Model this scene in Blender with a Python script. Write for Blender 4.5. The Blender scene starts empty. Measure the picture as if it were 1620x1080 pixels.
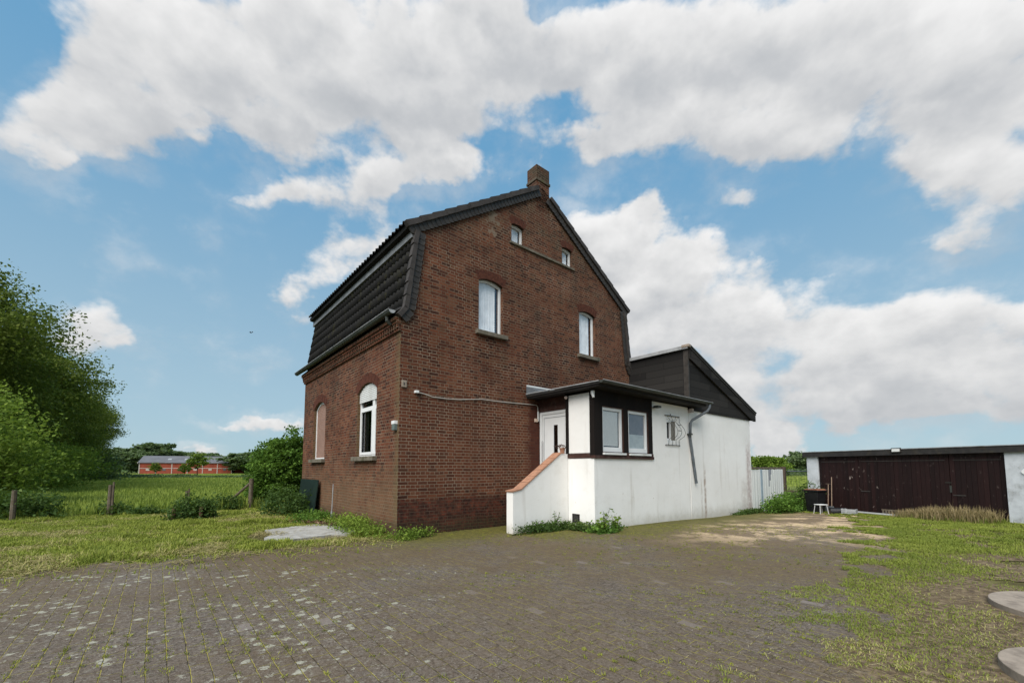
import bpy, bmesh, math, random
import numpy as np
from mathutils import Vector, Matrix
from mathutils.geometry import tessellate_polygon
random.seed(7); rng = np.random.default_rng(7)
R = math.radians
scene = bpy.context.scene
col = scene.collection

# ------------------------------------------------------------------ camera
cd = bpy.data.cameras.new('camera'); cam = bpy.data.objects.new('camera', cd); col.objects.link(cam)
cam.location = (0, 0, 1.55); cam.rotation_euler = (R(94.3), 0, 0)
cd.sensor_width = 36; cd.lens = 669/1620*36; cd.shift_y = 150/1620; cd.clip_end = 6000; cd.clip_start = .05
scene.camera = cam
scene.view_settings.view_transform = 'Standard'; scene.view_settings.look = 'None'
scene.view_settings.exposure = 0.74; scene.view_settings.gamma = 1
SUN_EL, SUN_AZ = R(48), R(205)      # azimuth clockwise from +Y

# ------------------------------------------------------------------ node helper
class NT:
    def __init__(s, tree): s.t = tree; s.n = tree.nodes; s.l = tree.links
    def new(s, typ, **kw):
        nd = s.n.new(typ)
        for k, v in kw.items():
            if k.startswith('_'): setattr(nd, k[1:], v)
            else: s.inp(nd, k, v)
        return nd
    def inp(s, nd, k, v):
        sock = nd.inputs[int(k[1:])] if (k[0] == 'i' and k[1:].isdigit()) else nd.inputs[k.replace('_', ' ')]
        if isinstance(v, bpy.types.NodeSocket): s.l.new(v, sock)
        else:
            if sock.type == 'RGBA' and len(v) == 3: v = (*v, 1)
            sock.default_value = v
    def math(s, op, a, b=0.0, c=None, clamp=False):
        nd = s.n.new('ShaderNodeMath'); nd.operation = op; nd.use_clamp = clamp
        s.inp(nd, 'i0', a); s.inp(nd, 'i1', b)
        if c is not None: s.inp(nd, 'i2', c)
        return nd.outputs[0]
    def vmath(s, op, a, b=(0, 0, 0)):
        nd = s.n.new('ShaderNodeVectorMath'); nd.operation = op
        s.inp(nd, 'i0', a)
        if op == 'SCALE': s.inp(nd, 'Scale', b)
        else: s.inp(nd, 'i1', b)
        return nd.outputs[0]
    def noise(s, vec, scale, detail=3, rough=.55, dist=0, out='Fac'):
        nd = s.new('ShaderNodeTexNoise', Vector=vec, Scale=scale, Detail=detail, Roughness=rough, Distortion=dist)
        return nd.outputs[out]
    def vor(s, vec, scale, feature='F1', out='Distance', rnd=1):
        nd = s.new('ShaderNodeTexVoronoi', _feature=feature, Vector=vec, Scale=scale, Randomness=rnd)
        return nd.outputs[out]
    def ramp(s, fac, stops, interp='LINEAR'):
        nd = s.n.new('ShaderNodeValToRGB'); s.inp(nd, 'Fac', fac)
        cr = nd.color_ramp; cr.interpolation = interp
        while len(cr.elements) < len(stops): cr.elements.new(.5)
        for e, (p, c) in zip(cr.elements, stops):
            e.position = p
            e.color = (c, c, c, 1) if not hasattr(c, '__len__') else (*c, 1)
        return nd.outputs[0]
    def step(s, v, a, b):      # smoothstep a..b -> 0..1
        nd = s.n.new('ShaderNodeMapRange'); nd.interpolation_type = 'SMOOTHSTEP'
        s.inp(nd, 'Value', v); s.inp(nd, 'From Min', a); s.inp(nd, 'From Max', b)
        return nd.outputs[0]
    def mix(s, f, a, b, mode='MIX'):
        nd = s.n.new('ShaderNodeMix'); nd.data_type = 'RGBA'; nd.blend_type = mode
        s.inp(nd, 'i0', f); s.inp(nd, 'i6', a); s.inp(nd, 'i7', b)
        return nd.outputs[2]
    def sep(s, v):
        nd = s.new('ShaderNodeSeparateXYZ', Vector=v); return nd.outputs
    def comb(s, x, y, z=0.0): return s.new('ShaderNodeCombineXYZ', X=x, Y=y, Z=z).outputs[0]
    def bump(s, h, strength=.5, dist=.01, normal=None):
        nd = s.new('ShaderNodeBump', Strength=strength, Distance=dist, Height=h)
        if normal is not None: s.inp(nd, 'Normal', normal)
        return nd.outputs[0]
    def attr(s, name, out='Fac'): return s.new('ShaderNodeAttribute', _attribute_name=name).outputs[out]

# ------------------------------------------------------------------ world: sky with clouds
world = bpy.data.worlds.new('World'); scene.world = world; world.use_nodes = True
W = NT(world.node_tree); W.n.clear()
skyn = W.new('ShaderNodeTexSky', _sky_type='NISHITA', _sun_disc=False, _sun_elevation=SUN_EL, _sun_rotation=SUN_AZ, _air_density=1.0, _dust_density=.6, _ozone_density=2.0)
tc = W.new('ShaderNodeTexCoord').outputs['Generated']
dx, dy, dz = W.sep(tc)
# cloud banks: (x/y, z/y, half width, half height, weight, tilt deg) of the direction seen
def gn(px, py):
    p = R(4.3); X = px-810; Z = -(py-690); f = 669.
    Y = f*math.cos(p)-Z*math.sin(p); ZZ = f*math.sin(p)+Z*math.cos(p)
    return X/Y, ZZ/Y
CL = [(200,70,185,100,1.25,0),(520,75,280,120,1.4,0),(395,190,150,50,.9,-18),(70,190,120,48,.8,0),(800,70,110,90,.7,0),(640,165,130,35,.8,-15),
      (1000,80,160,90,1.2,0),(1330,85,300,120,1.4,0),(1590,100,130,120,1.3,0),(1190,205,150,55,1.1,0),(950,215,50,35,.75,0),
      (710,250,80,30,.95,-22),(610,300,85,32,.95,10),(430,320,60,26,.9,0),(570,390,80,46,1.2,0),(480,455,45,20,.7,0),(500,500,20,12,.4,0),
      (960,390,110,60,.9,0),(1090,420,110,62,1.1,-10),(1000,520,110,70,1.0,0),(1210,555,150,80,1.2,0),(1420,520,140,62,1.2,0),(1590,530,130,75,1.2,0),(1300,640,180,35,.85,0),(1540,625,150,36,.9,0),
      (1560,310,100,70,1.35,-10),(1480,270,60,16,.45,0),(1215,700,45,28,.9,-25),(1165,300,60,22,.6,0),(1020,325,40,28,.7,30),(1520,380,50,20,.4,0),
      (140,522,62,38,1.25,0),(215,540,25,14,.45,0),(415,664,75,15,.95,0),(337,710,32,9,1.1,0),(110,240,40,18,.5,0),
      (20,60,42,60,-1.3,0),(860,25,45,22,-.75,30),(900,170,50,25,-.5,0),(300,190,30,10,-.35,0),(560,560,60,40,-.4,0)]
Yv = W.math('MAXIMUM', W.math('ABSOLUTE', dy), .08)
gx = W.math('DIVIDE', dx, Yv); gz = W.math('DIVIDE', dz, Yv)
# slow warp so that bank outlines are not ellipses
flat = W.comb(dx, dy, W.math('MULTIPLY', dz, 1.35))
wx, wy, wz = W.sep(W.noise(flat, 5.0, 5, .6, 0, 'Color'))
gx = W.math('ADD', gx, W.math('MULTIPLY', W.math('SUBTRACT', wx, .5), .34))
gz = W.math('ADD', gz, W.math('MULTIPLY', W.math('SUBTRACT', wy, .5), .20))
F = None; G_ = None
def blob(px, py, rx, ry, w, tilt):
    if 0 < w < 1: w = w*1.15+.16
    x0, z0 = gn(px, py); s = 1/669.
    rx *= s*1.12; ry *= s*1.12; c, sn = math.cos(R(tilt)), math.sin(R(tilt))
    ax = W.math('SUBTRACT', gx, x0); az = W.math('SUBTRACT', gz, z0)
    if tilt:
        u = W.math('ADD', W.math('MULTIPLY', ax, c), W.math('MULTIPLY', az, sn))
        v = W.math('SUBTRACT', W.math('MULTIPLY', az, c), W.math('MULTIPLY', ax, sn))
    else: u, v = ax, az
    u = W.math('DIVIDE', u, rx); v = W.math('DIVIDE', v, ry)
    r2 = W.math('ADD', W.math('MULTIPLY', u, u), W.math('MULTIPLY', v, v))
    e = W.math('MULTIPLY', W.math('EXPONENT', W.math('MULTIPLY', r2, -.9)), w); return e, W.math('MULTIPLY', e, v)
for c_ in CL:
    b, gq = blob(*c_); F = b if F is None else W.math('ADD', F, b); G_ = gq if G_ is None else W.math('ADD', G_, gq)
n1 = W.noise(flat, 8.0, 9, .62); n2 = W.noise(W.vmath('ADD', flat, (3.1, 1.7, .4)), 4.5, 6, .62)
sp = W.vmath('ADD', flat, W.vmath('SCALE', W.noise(flat, 14, 4, .6, 0, 'Color'), .09))
def puff(vec, sc): return W.math('SUBTRACT', 1, W.new('ShaderNodeTexVoronoi', _feature='F1', Vector=vec, Scale=sc).outputs['Distance'])
p1 = puff(sp, 9.0); p2 = puff(sp, 22.0)
Fs = W.math('MINIMUM', F, 1.35)
D = W.math('ADD', Fs, W.math('MULTIPLY', W.math('SUBTRACT', n1, .5), 1.5))
D = W.math('ADD', D, W.math('MULTIPLY', W.math('SUBTRACT', p1, .6), .75)); D = W.math('ADD', D, W.math('MULTIPLY', W.math('SUBTRACT', p2, .6), .32))
mask = W.step(D, .36, 1.0)
veil = W.math('MULTIPLY', W.math('MULTIPLY', W.step(n2, .40, .68), W.step(D, -.25, .45)), .42); mask = W.math('MAXIMUM', mask, veil)
vpos = W.math('DIVIDE', G_, W.math('ADD', F, .25))
up_ = W.vmath('ADD', sp, (0, -.008, .035))
rel = W.math('ADD', W.math('SUBTRACT', p1, puff(up_, 9.0)), W.math('MULTIPLY', W.math('SUBTRACT', p2, puff(up_, 22.0)), .5))
rel2 = W.math('SUBTRACT', W.noise(flat, 5.0, 5, .55), W.noise(W.vmath('ADD', flat, (0, -.01, .07)), 5.0, 5, .55))
thick = W.step(D, .8, 2.1)
shade = W.math('ADD', .60, W.math('MULTIPLY', vpos, .34)); shade = W.math('ADD', shade, W.math('MULTIPLY', rel, .30)); shade = W.math('ADD', shade, W.math('MULTIPLY', rel2, 1.1))
shade = W.math('ADD', shade, W.math('MULTIPLY', W.math('SUBTRACT', n1, .5), .35)); shade = W.math('SUBTRACT', shade, W.math('MULTIPLY', thick, .16))
ccol = W.ramp(shade, [(0, (3.5, 3.65, 3.85)), (.33, (4.4, 4.48, 4.6)), (.58, (5.5, 5.5, 5.5)), (.85, (6.6, 6.55, 6.5)), (1, (7.0, 6.95, 6.9))])
elev = W.step(dz, 0, .75)
blue = W.mix(elev, (2.95, 4.25, 5.0), (1.0, 2.75, 4.6))
blue = W.mix(.12, blue, skyn.outputs[0])
sky = W.mix(W.math('MULTIPLY', mask, .97), blue, ccol)
bg = W.new('ShaderNodeBackground', Color=sky, Strength=.080)
world.cycles.sampling_method = 'MANUAL'; world.cycles.sample_map_resolution = 256
wo = W.n.new('ShaderNodeOutputWorld'); W.l.new(bg.outputs[0], wo.inputs[0])

sd = bpy.data.lights.new('sun', 'SUN'); sun = bpy.data.objects.new('sun', sd); col.objects.link(sun)
sd.energy = 2.9; sd.angle = R(55); sd.color = (1, .96, .9)
sdir = Vector((math.sin(SUN_AZ)*math.cos(SUN_EL), math.cos(SUN_AZ)*math.cos(SUN_EL), math.sin(SUN_EL)))
sun.rotation_euler = sdir.to_track_quat('Z', 'Y').to_euler(); sun.location = (0, -20, 30)

# ------------------------------------------------------------------ helpers
def sstep(t): t = np.clip(t, 0, 1); return t*t*(3-2*t)
def tz(x, y):
    x = np.asarray(x, float); y = np.asarray(y, float)
    return -.03*np.clip(y-10.5, 0, 8)*sstep((x-1)/6.)
def tzf(x, y): return float(tz(x, y))
_P = rng.random((256, 256))
def vnoise(x, y, seed=0):
    x = np.asarray(x, float)+seed*17.3; y = np.asarray(y, float)+seed*9.1
    xi = np.floor(x).astype(int); yi = np.floor(y).astype(int); fx = x-xi; fy = y-yi
    fx = fx*fx*(3-2*fx); fy = fy*fy*(3-2*fy)
    a = _P[xi & 255, yi & 255]; b = _P[(xi+1) & 255, yi & 255]; c = _P[xi & 255, (yi+1) & 255]; d = _P[(xi+1) & 255, (yi+1) & 255]
    return (a*(1-fx)+b*fx)*(1-fy)+(c*(1-fx)+d*fx)*fy
def fbm(x, y, s=1, o=4, seed=0):
    r = 0; a = .5; t = 0
    for k in range(o):
        r = r+a*vnoise(x*s, y*s, seed+k*3); t += a; a *= .55; s *= 2.1
    return r/t

def tag(o, label=None, cat=None, group=None, kind=None):
    if label: o['label'] = label
    if cat: o['category'] = cat
    if group: o['group'] = group
    if kind: o['kind'] = kind
    return o
class Root:
    pass
def root(name, loc, rz, label, cat, group=None):
    o = bpy.data.objects.new(name, None); o.empty_display_size = .2; col.objects.link(o)
    o.location = loc; o.rotation_euler = (0, 0, rz); tag(o, label, cat, group); return o
class MB:
    def __init__(s): s.v = []; s.f = []
    def add(s, vs, fs):
        b = len(s.v); s.v += [tuple(p) for p in vs]; s.f += [tuple(b+i for i in f) for f in fs]; return s
    def box(s, x0, y0, z0, x1, y1, z1, rot=None):
        x0, x1 = min(x0, x1), max(x0, x1); y0, y1 = min(y0, y1), max(y0, y1); z0, z1 = min(z0, z1), max(z0, z1)
        p = [(x0,y0,z0),(x1,y0,z0),(x1,y1,z0),(x0,y1,z0),(x0,y0,z1),(x1,y0,z1),(x1,y1,z1),(x0,y1,z1)]
        if rot is not None: p = [tuple(rot @ Vector(q)) for q in p]
        return s.add(p, [(0,3,2,1),(4,5,6,7),(0,1,5,4),(1,2,6,5),(2,3,7,6),(3,0,4,7)])
    def tube(s, pts, r, n=8, cap=True):
        pts = [Vector(p) for p in pts]; rs = r if hasattr(r, '__len__') else [r]*len(pts)
        rings = []; up = None
        for i, p in enumerate(pts):
            d = (pts[min(i+1, len(pts)-1)]-pts[max(i-1, 0)]).normalized()
            if up is None: up = Vector((0, 0, 1)) if abs(d.z) < .9 else Vector((1, 0, 0))
            a = d.cross(up).normalized(); b = a.cross(d).normalized(); up = b
            rings.append([p+rs[i]*(math.cos(2*math.pi*k/n)*a+math.sin(2*math.pi*k/n)*b) for k in range(n)])
        vs = [q for rg in rings for q in rg]; fs = []
        for i in range(len(pts)-1):
            for k in range(n): fs.append((i*n+k, i*n+(k+1) % n, (i+1)*n+(k+1) % n, (i+1)*n+k))
        if cap: fs.append(tuple(range(n))[::-1]); fs.append(tuple((len(pts)-1)*n+k for k in range(n)))
        return s.add(vs, fs)
    def prism(s, poly, f0, f1):
        """poly list of 2d points; f0,f1 map 2d->3d for the two ends"""
        n = len(poly); a = [f0(*q) for q in poly]; b = [f1(*q) for q in poly]
        tri = tessellate_polygon([[Vector((q[0], q[1], 0)) for q in poly]])
        fs = [tuple(t) for t in tri]+[tuple(n+i for i in t[::-1]) for t in tri]
        fs += [(i, (i+1) % n, n+(i+1) % n, n+i) for i in range(n)]
        return s.add(a+b, fs)
    def build(s, name, mat, parent=None, org=(0, 0, 0), smooth=False, bevel=0, uvs=None):
        me = bpy.data.meshes.new(name)
        o3 = org
        me.from_pydata([(p[0]-o3[0], p[1]-o3[1], p[2]-o3[2]) for p in s.v], [], s.f)
        bm = bmesh.new(); bm.from_mesh(me); bmesh.ops.recalc_face_normals(bm, faces=bm.faces)
        uvl = bm.loops.layers.uv.new('UVMap')
        for f in bm.faces:
            n = f.normal; ax = max(range(3), key=lambda i: abs(n[i])); f.smooth = smooth
            for l in f.loops:
                c = l.vert.co; x, y, z = c.x+o3[0], c.y+o3[1], c.z+o3[2]
                l[uvl].uv = (y, z) if ax == 0 else ((x, z) if ax == 1 else (x, y))
        bm.to_mesh(me); bm.free()
        if mat: me.materials.append(mat)
        o = bpy.data.objects.new(name, me); col.objects.link(o)
        if parent: o.parent = parent
        if bevel:
            m = o.modifiers.new('b', 'BEVEL'); m.width = bevel; m.segments = 2; m.limit_method = 'ANGLE'
        return o

def wall_holes(outline, holes, thick, place):
    """planar wall with holes. place(a, b, d): a,b in plane, d depth inwards"""
    loops = [outline]+holes; flat = [p for l in loops for p in l]
    tri = tessellate_polygon([[Vector((a, b, 0)) for a, b in l] for l in loops])
    n = len(flat); vs = [place(a, b, 0) for a, b in flat]+[place(a, b, thick) for a, b in flat]
    fs = [tuple(t) for t in tri]+[tuple(n+i for i in t[::-1]) for t in tri]
    k = 0
    for l in loops:
        m = len(l); fs += [(k+i, k+(i+1) % m, n+k+(i+1) % m, n+k+i) for i in range(m)]; k += m
    mb = MB(); mb.add(vs, fs); return mb
def arch(x0, x1, z0, z1, rise, n=10):
    """opening outline with a segmental arched head"""
    pts = [(x0, z0), (x1, z0), (x1, z1)]
    if rise > 0:
        w = (x1-x0)/2; r = (w*w+rise*rise)/(2*rise); cx = (x0+x1)/2; cz = z1+rise-r; a = math.asin(w/r)
        for i in range(1, n):
            t = a-2*a*i/n; pts.append((cx+r*math.sin(t), cz+r*math.cos(t)))
    pts.append((x0, z1)); return pts
def inset_arch(x0, x1, z0, z1, rise, d): return arch(x0+d, x1-d, z0+d, z1-d*.6, rise, 10)

# ------------------------------------------------------------------ materials
def newmat(name, rough=.7, spec=.3, metallic=0):
    m = bpy.data.materials.new(name); m.use_nodes = True; N = NT(m.node_tree); b = N.n['Principled BSDF']
    b.inputs['Roughness'].default_value = rough; b.inputs['Specular IOR Level'].default_value = spec; b.inputs['Metallic'].default_value = metallic
    return m, N, b
def uv(N): return N.new('ShaderNodeTexCoord').outputs['UV']
def obj3(N): return N.new('ShaderNodeTexCoord').outputs['Object']
def simple(name, c, rough=.6, var=.18, scale=6, spec=.3, metallic=0, bump=0, dirt=None, dirt_amt=.4, rnd=0):
    m, N, b = newmat(name, rough, spec, metallic); p = obj3(N)
    n = N.noise(p, scale, 5, .6)
    c1 = tuple(x*(1-var) for x in c); c2 = tuple(min(1, x*(1+var)) for x in c)
    cc = N.ramp(n, [(.3, c1), (.7, c2)])
    if dirt: cc = N.mix(N.math('MULTIPLY', N.step(N.noise(p, scale*.6, 6, .7), .5, .68), dirt_amt), cc, dirt)
    if rnd:
        hs = N.new('ShaderNodeHueSaturation', Color=cc, Value=N.math('ADD', 1-rnd/2, N.math('MULTIPLY', N.new('ShaderNodeObjectInfo').outputs['Random'], rnd))); cc = hs.outputs[0]
    N.inp(b, 'Base Color', cc)
    if bump: N.inp(b, 'Normal', N.bump(N.noise(p, scale*4, 4, .6), .6, bump))
    return m

def brick_mat(name, kind):
    m, N, b = newmat(name, .85, .15); U = uv(N)
    wob = N.noise(U, 9, 3, .6, 0, 'Color')
    U2 = N.vmath('ADD', U, N.vmath('SCALE', N.vmath('SUBTRACT', wob, (.5, .5, .5)), .010))
    wob2 = N.noise(U, .9, 2, .5, 0, 'Color')
    U2 = N.vmath('ADD', U2, N.vmath('SCALE', N.vmath('SUBTRACT', wob2, (.5, .5, .5)), .05))
    bt = N.new('ShaderNodeTexBrick', _offset=.5, _offset_frequency=2, _squash=.5, _squash_frequency=2, Vector=U2,
               Color1=(0, 0, 0), Color2=(1, 1, 1), Mortar=(.5, .5, .5), Scale=1, Mortar_Size=.0068, Mortar_Smooth=.35, Bias=0, Brick_Width=.25, Row_Height=.0775)
    t = N.sep(bt.outputs[0])[0]
    big = N.noise(U, .75, 5, .6); mid = N.noise(U, 3.5, 4, .6); fine = N.noise(U, 60, 3, .6)
    tt = N.math('ADD', N.math('MULTIPLY', t, .75), N.math('MULTIPLY', mid, .3))
    c = N.ramp(tt, [(.05, (.030, .014, .010)), (.26, (.068, .025, .015)), (.48, (.108, .036, .019)), (.72, (.145, .049, .024)), (.95, (.160, .072, .038))])
    c = N.mix(N.math('MULTIPLY', N.step(N.math('ADD', fine, N.math('MULTIPLY', t, .15)), .55, .75), .35), c, (.05, .025, .02))
    # soot-dark and pale weathered zones
    c = N.mix(N.math('MULTIPLY', N.step(big, .50, .72), .28), c, (.075, .045, .035))
    c = N.mix(1.0, c, N.ramp(N.noise(N.vmath('ADD', U, (5, 2, 0)), .55, 6, .68), [(.34, .66), (.5, .95), (.66, 1.22)]), 'MULTIPLY')
    c = N.mix(N.math('MULTIPLY', N.step(N.noise(N.vmath('ADD', U, (9, 4, 0)), 1.7, 6, .72), .53, .66), .42), c, (.072, .046, .026))
    mort = N.ramp(N.noise(U, 1.3, 5, .65), [(.34, (.12, .086, .058)), (.5, (.20, .148, .102)), (.66, (.32, .25, .18))])
    mort = N.mix(N.math('MULTIPLY', N.step(N.noise(U, 14, 3, .6), .5, .7), .7), mort, (.12, .085, .055))
    x, z, _ = N.sep(U)
    f = bt.outputs['Fac']
    fz = N.math('ADD', z, N.math('MULTIPLY', N.math('SUBTRACT', N.noise(U, 1.2, 4, .6), .5), .5))
    if kind == 'gable':
        # red lime wash on the plinth, mortar hidden there; dark damp foot
        pl = N.math('SUBTRACT', 1, N.step(N.math('ADD', z, N.math('MULTIPLY', N.math('SUBTRACT', N.noise(U, 5, 3, .6), .5), .22)), .74, .90))
        mort = N.mix(N.math('MULTIPLY', pl, .70), mort, (.045, .018, .013))
        c = N.mix(N.math('MULTIPLY', pl, .7), c, N.ramp(N.noise(U, 7, 3, .6), [(.38, (.016, .010, .009)), (.5, (.045, .017, .013)), (.66, (.13, .034, .020))]))
        # large repaired zone under the cable with light mortar
        rep = N.math('MULTIPLY', N.step(fz, .9, 1.15), N.math('SUBTRACT', 1, N.step(fz, 3.0, 3.3)))
        mort = N.mix(N.math('MULTIPLY', rep, .45), mort, (.30, .23, .165))
        c = N.mix(N.math('MULTIPLY', rep, .3), c, (.12, .042, .022))
        # darker red strip beside the door, brick and mortar alike
        st = N.step(N.math('ADD', x, N.math('MULTIPLY', N.math('SUBTRACT', N.noise(U, 3, 4, .7), .5), .5)), 3.85, 4.12)
        st = N.math('MULTIPLY', st, N.math('SUBTRACT', 1, N.step(z, 3.35, 3.6)))
        mort = N.mix(N.math('MULTIPLY', st, .9), mort, (.05, .018, .014)); c = N.mix(N.math('MULTIPLY', st, .6), c, (.055, .017, .013))
        # plaster blotches high on the left of the gable
        dd = N.vmath('MULTIPLY', N.vmath('SUBTRACT', U, (2.62, 8.45, 0)), (1.7, .95, 0))
        ln = N.new('ShaderNodeVectorMath', _operation='LENGTH', i0=dd).outputs['Value']
        bl = N.step(N.math('SUBTRACT', N.noise(U, 5, 3, .6), N.math('MULTIPLY', ln, .28)), .43, .50)
        bl = N.math('MULTIPLY', bl, N.math('LESS_THAN', ln, 1.0))
        c = N.mix(N.math('MULTIPLY', bl, .75), c, (.24, .19, .14)); f = N.math('MULTIPLY', f, N.math('SUBTRACT', 1, N.math('MULTIPLY', bl, .7)))
        # blackened row near the cable
        dk = N.math('MULTIPLY', N.math('SUBTRACT', 1, N.step(N.math('ABSOLUTE', N.math('SUBTRACT', z, 3.33)), .05, .28)), N.step(N.noise(U, 4.5, 3, .6), .52, .64))
        c = N.mix(N.math('MULTIPLY', dk, .7), c, (.022, .014, .01)); mort = N.mix(N.math('MULTIPLY', dk, .6), mort, (.05, .035, .022))
        # greenish high part
        gr = N.math('MULTIPLY', N.step(z, 6.5, 9.5), N.step(N.noise(U, 1.1, 4, .6), .42, .62))
        c = N.mix(N.math('MULTIPLY', gr, .4), c, (.07, .06, .035)); mort = N.mix(N.math('MULTIPLY', gr, .35), mort, (.16, .15, .10))
    if kind == 'left':
        # tan cement film low down on the wall
        lo = N.math('SUBTRACT', 1, N.step(fz, .5, 2.2))
        film = N.math('MULTIPLY', lo, N.step(N.noise(U, 1.0, 4, .6), .30, .50))
        c = N.mix(N.math('MULTIPLY', film, .62), c, (.175, .105, .058)); mort = N.mix(N.math('MULTIPLY', film, .6), mort, (.19, .14, .09))
        cr = N.math('SUBTRACT', 1, N.step(x, .02, .35))
        c = N.mix(N.math('MULTIPLY', cr, .45), c, (.13, .10, .05)); mort = N.mix(N.math('MULTIPLY', cr, .5), mort, (.17, .14, .07))
    if kind == 'chimney':
        g3 = N.step(N.noise(U, 4, 5, .65), .38, .58); c = N.mix(N.math('MULTIPLY', g3, .6), c, (.060, .052, .028)); c = N.mix(.45, c, (.03, .024, .018)); mort = N.mix(.6, mort, (.07, .06, .035))
    # moss and damp at the foot
    foot = N.math('SUBTRACT', 1, N.step(fz, .10, .45))
    c = N.mix(N.math('MULTIPLY', foot, .5), c, (.035, .03, .018)); mort = N.mix(N.math('MULTIPLY', foot, .6), mort, (.05, .055, .02))
    out = N.mix(f, c, mort); N.inp(b, 'Base Color', out)
    h = N.math('ADD', N.math('MULTIPLY', N.math('SUBTRACT', 1, bt.outputs['Fac']), 1.0), N.math('ADD', N.math('MULTIPLY', fine, .35), N.math('MULTIPLY', t, .25)))
    N.inp(b, 'Normal', N.bump(h, .8, .009))
    return m
def rowlock_mat():
    m, N, b = newmat('arch_brick', .85, .15); U = uv(N)
    n = N.noise(obj3(N), 12, 4, .6); N.inp(b, 'Base Color', N.ramp(n, [(.3, (.045, .019, .013)), (.5, (.085, .030, .019)), (.7, (.115, .042, .026))]))
    return m
def plaster_mat():
    m, N, b = newmat('white_render', .8, .2); U = uv(N); x, z, _ = N.sep(U)
    c = N.ramp(N.noise(U, .8, 5, .6), [(.3, (.74, .72, .685)), (.7, (.83, .81, .78))])
    vs = N.comb(N.math('MULTIPLY', x, 3.2), N.math('MULTIPLY', z, .25), 0)
    low = N.math('SUBTRACT', 1, N.step(z, .4, 3.0))
    sk = N.math('MULTIPLY', N.step(N.noise(vs, 1.0, 5, .6), .56, .76), N.math('ADD', .16, N.math('MULTIPLY', low, .40)))
    c = N.mix(sk, c, (.44, .39, .33))
    c = N.mix(N.math('MULTIPLY', N.step(N.noise(U, 2.2, 6, .7), .52, .70), .16), c, (.52, .47, .40))
    foot = N.math('SUBTRACT', 1, N.step(N.math('ADD', z, N.math('MULTIPLY', N.noise(U, 3, 5, .7), .5)), .12, .62))
    c = N.mix(N.math('MULTIPLY', foot, .65), c, (.38, .35, .28))
    # runs of dirt: below the broken pipe and at the far corner
    def run(xc, w, z1, amt, colr):
        global _
        a = N.math('SUBTRACT', 1, N.step(N.math('ABSOLUTE', N.math('SUBTRACT', N.math('ADD', x, N.math('MULTIPLY', N.math('SUBTRACT', N.noise(U, 2.2, 3, .6), .5), .18)), xc)), w*.2, w))
        a = N.math('MULTIPLY', a, N.math('SUBTRACT', 1, N.step(z, z1*.6, z1)))
        return N.math('MULTIPLY', a, N.math('MULTIPLY', amt, N.step(N.noise(U, 5, 4, .65), .25, .6))), colr
    for args in ((9.98, .12, 1.85, .85, (.33, .25, .20)), (9.72, .06, 1.4, .55, (.45, .38, .32)), (9.05, .04, 3.4, .22, (.4, .36, .33)), (13.62, .32, 3.0, .8, (.40, .31, .29)), (13.2, .5, 1.3, .5, (.48, .42, .38)), (4.3, .06, 3.0, .12, (.4, .36, .3))):
        f, cc = run(*args); c = N.mix(f, c, cc)
    # chips and rust spots
    sp = N.math('MULTIPLY', N.step(N.noise(U, 11, 2, .5), .735, .76), N.math('SUBTRACT', 1, N.step(z, .6, 1.6)))
    c = N.mix(N.math('MULTIPLY', sp, .7), c, (.30, .20, .13))
    ch = N.math('MULTIPLY', N.math('SUBTRACT', 1, N.step(z, -.1, .4)), N.math('MULTIPLY', N.step(x, 12.4, 13.6), N.step(N.noise(U, 9, 4, .7), .55, .62)))
    c = N.mix(N.math('MULTIPLY', ch, .7), c, (.2, .13, .1))
    N.inp(b, 'Base Color', c)
    N.inp(b, 'Normal', N.bump(N.math('ADD', N.noise(U, 90, 3, .6), N.math('MULTIPLY', N.noise(U, 6, 3, .6), 2)), .5, .003))
    return m
def tile_mat(name='roof_tile', base=(.0105, .0095, .0088), moss=.6):
    m, N, b = newmat(name, .75, .25); p = obj3(N)
    c = N.ramp(N.noise(p, 3, 6, .65), [(.3, tuple(q*.6 for q in base)), (.7, tuple(q*1.7 for q in base))])
    ms = N.math('MULTIPLY', N.step(N.noise(p, 2.2, 6, .7), .54, .68), moss); c = N.mix(ms, c, (.045, .042, .016))
    ye = N.math('MULTIPLY', N.step(N.noise(p, 7, 4, .7), .66, .74), moss*.8); c = N.mix(ye, c, (.16, .12, .035))
    N.inp(b, 'Base Color', c); N.inp(b, 'Normal', N.bump(N.noise(p, 60, 4, .6), .4, .004)); return m
def shingle_mat():
    m, N, b = newmat('bitumen_shingle', .9, .12); U = uv(N)
    bt = N.new('ShaderNodeTexBrick', _offset=.5, _offset_frequency=2, Vector=U, Color1=(0, 0, 0), Color2=(1, 1, 1), Mortar=(.5, .5, .5), Scale=1, Mortar_Size=.006, Mortar_Smooth=.1, Bias=0, Brick_Width=1.4, Row_Height=.235)
    t = N.sep(bt.outputs[0])[0]
    c = N.ramp(N.math('ADD', N.math('MULTIPLY', t, .5), N.math('MULTIPLY', N.noise(U, 120, 3, .6), .5)), [(.2, (.014, .013, .0125)), (.8, (.036, .033, .030))])
    c = N.mix(bt.outputs['Fac'], c, (.008, .007, .007))
    c = N.mix(N.math('MULTIPLY', N.step(N.noise(U, 5, 5, .7), .62, .75), .4), c, (.08, .065, .045))
    N.inp(b, 'Base Color', c); N.inp(b, 'Normal', N.bump(N.noise(U, 150, 3, .6), .5, .003)); return m
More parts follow.
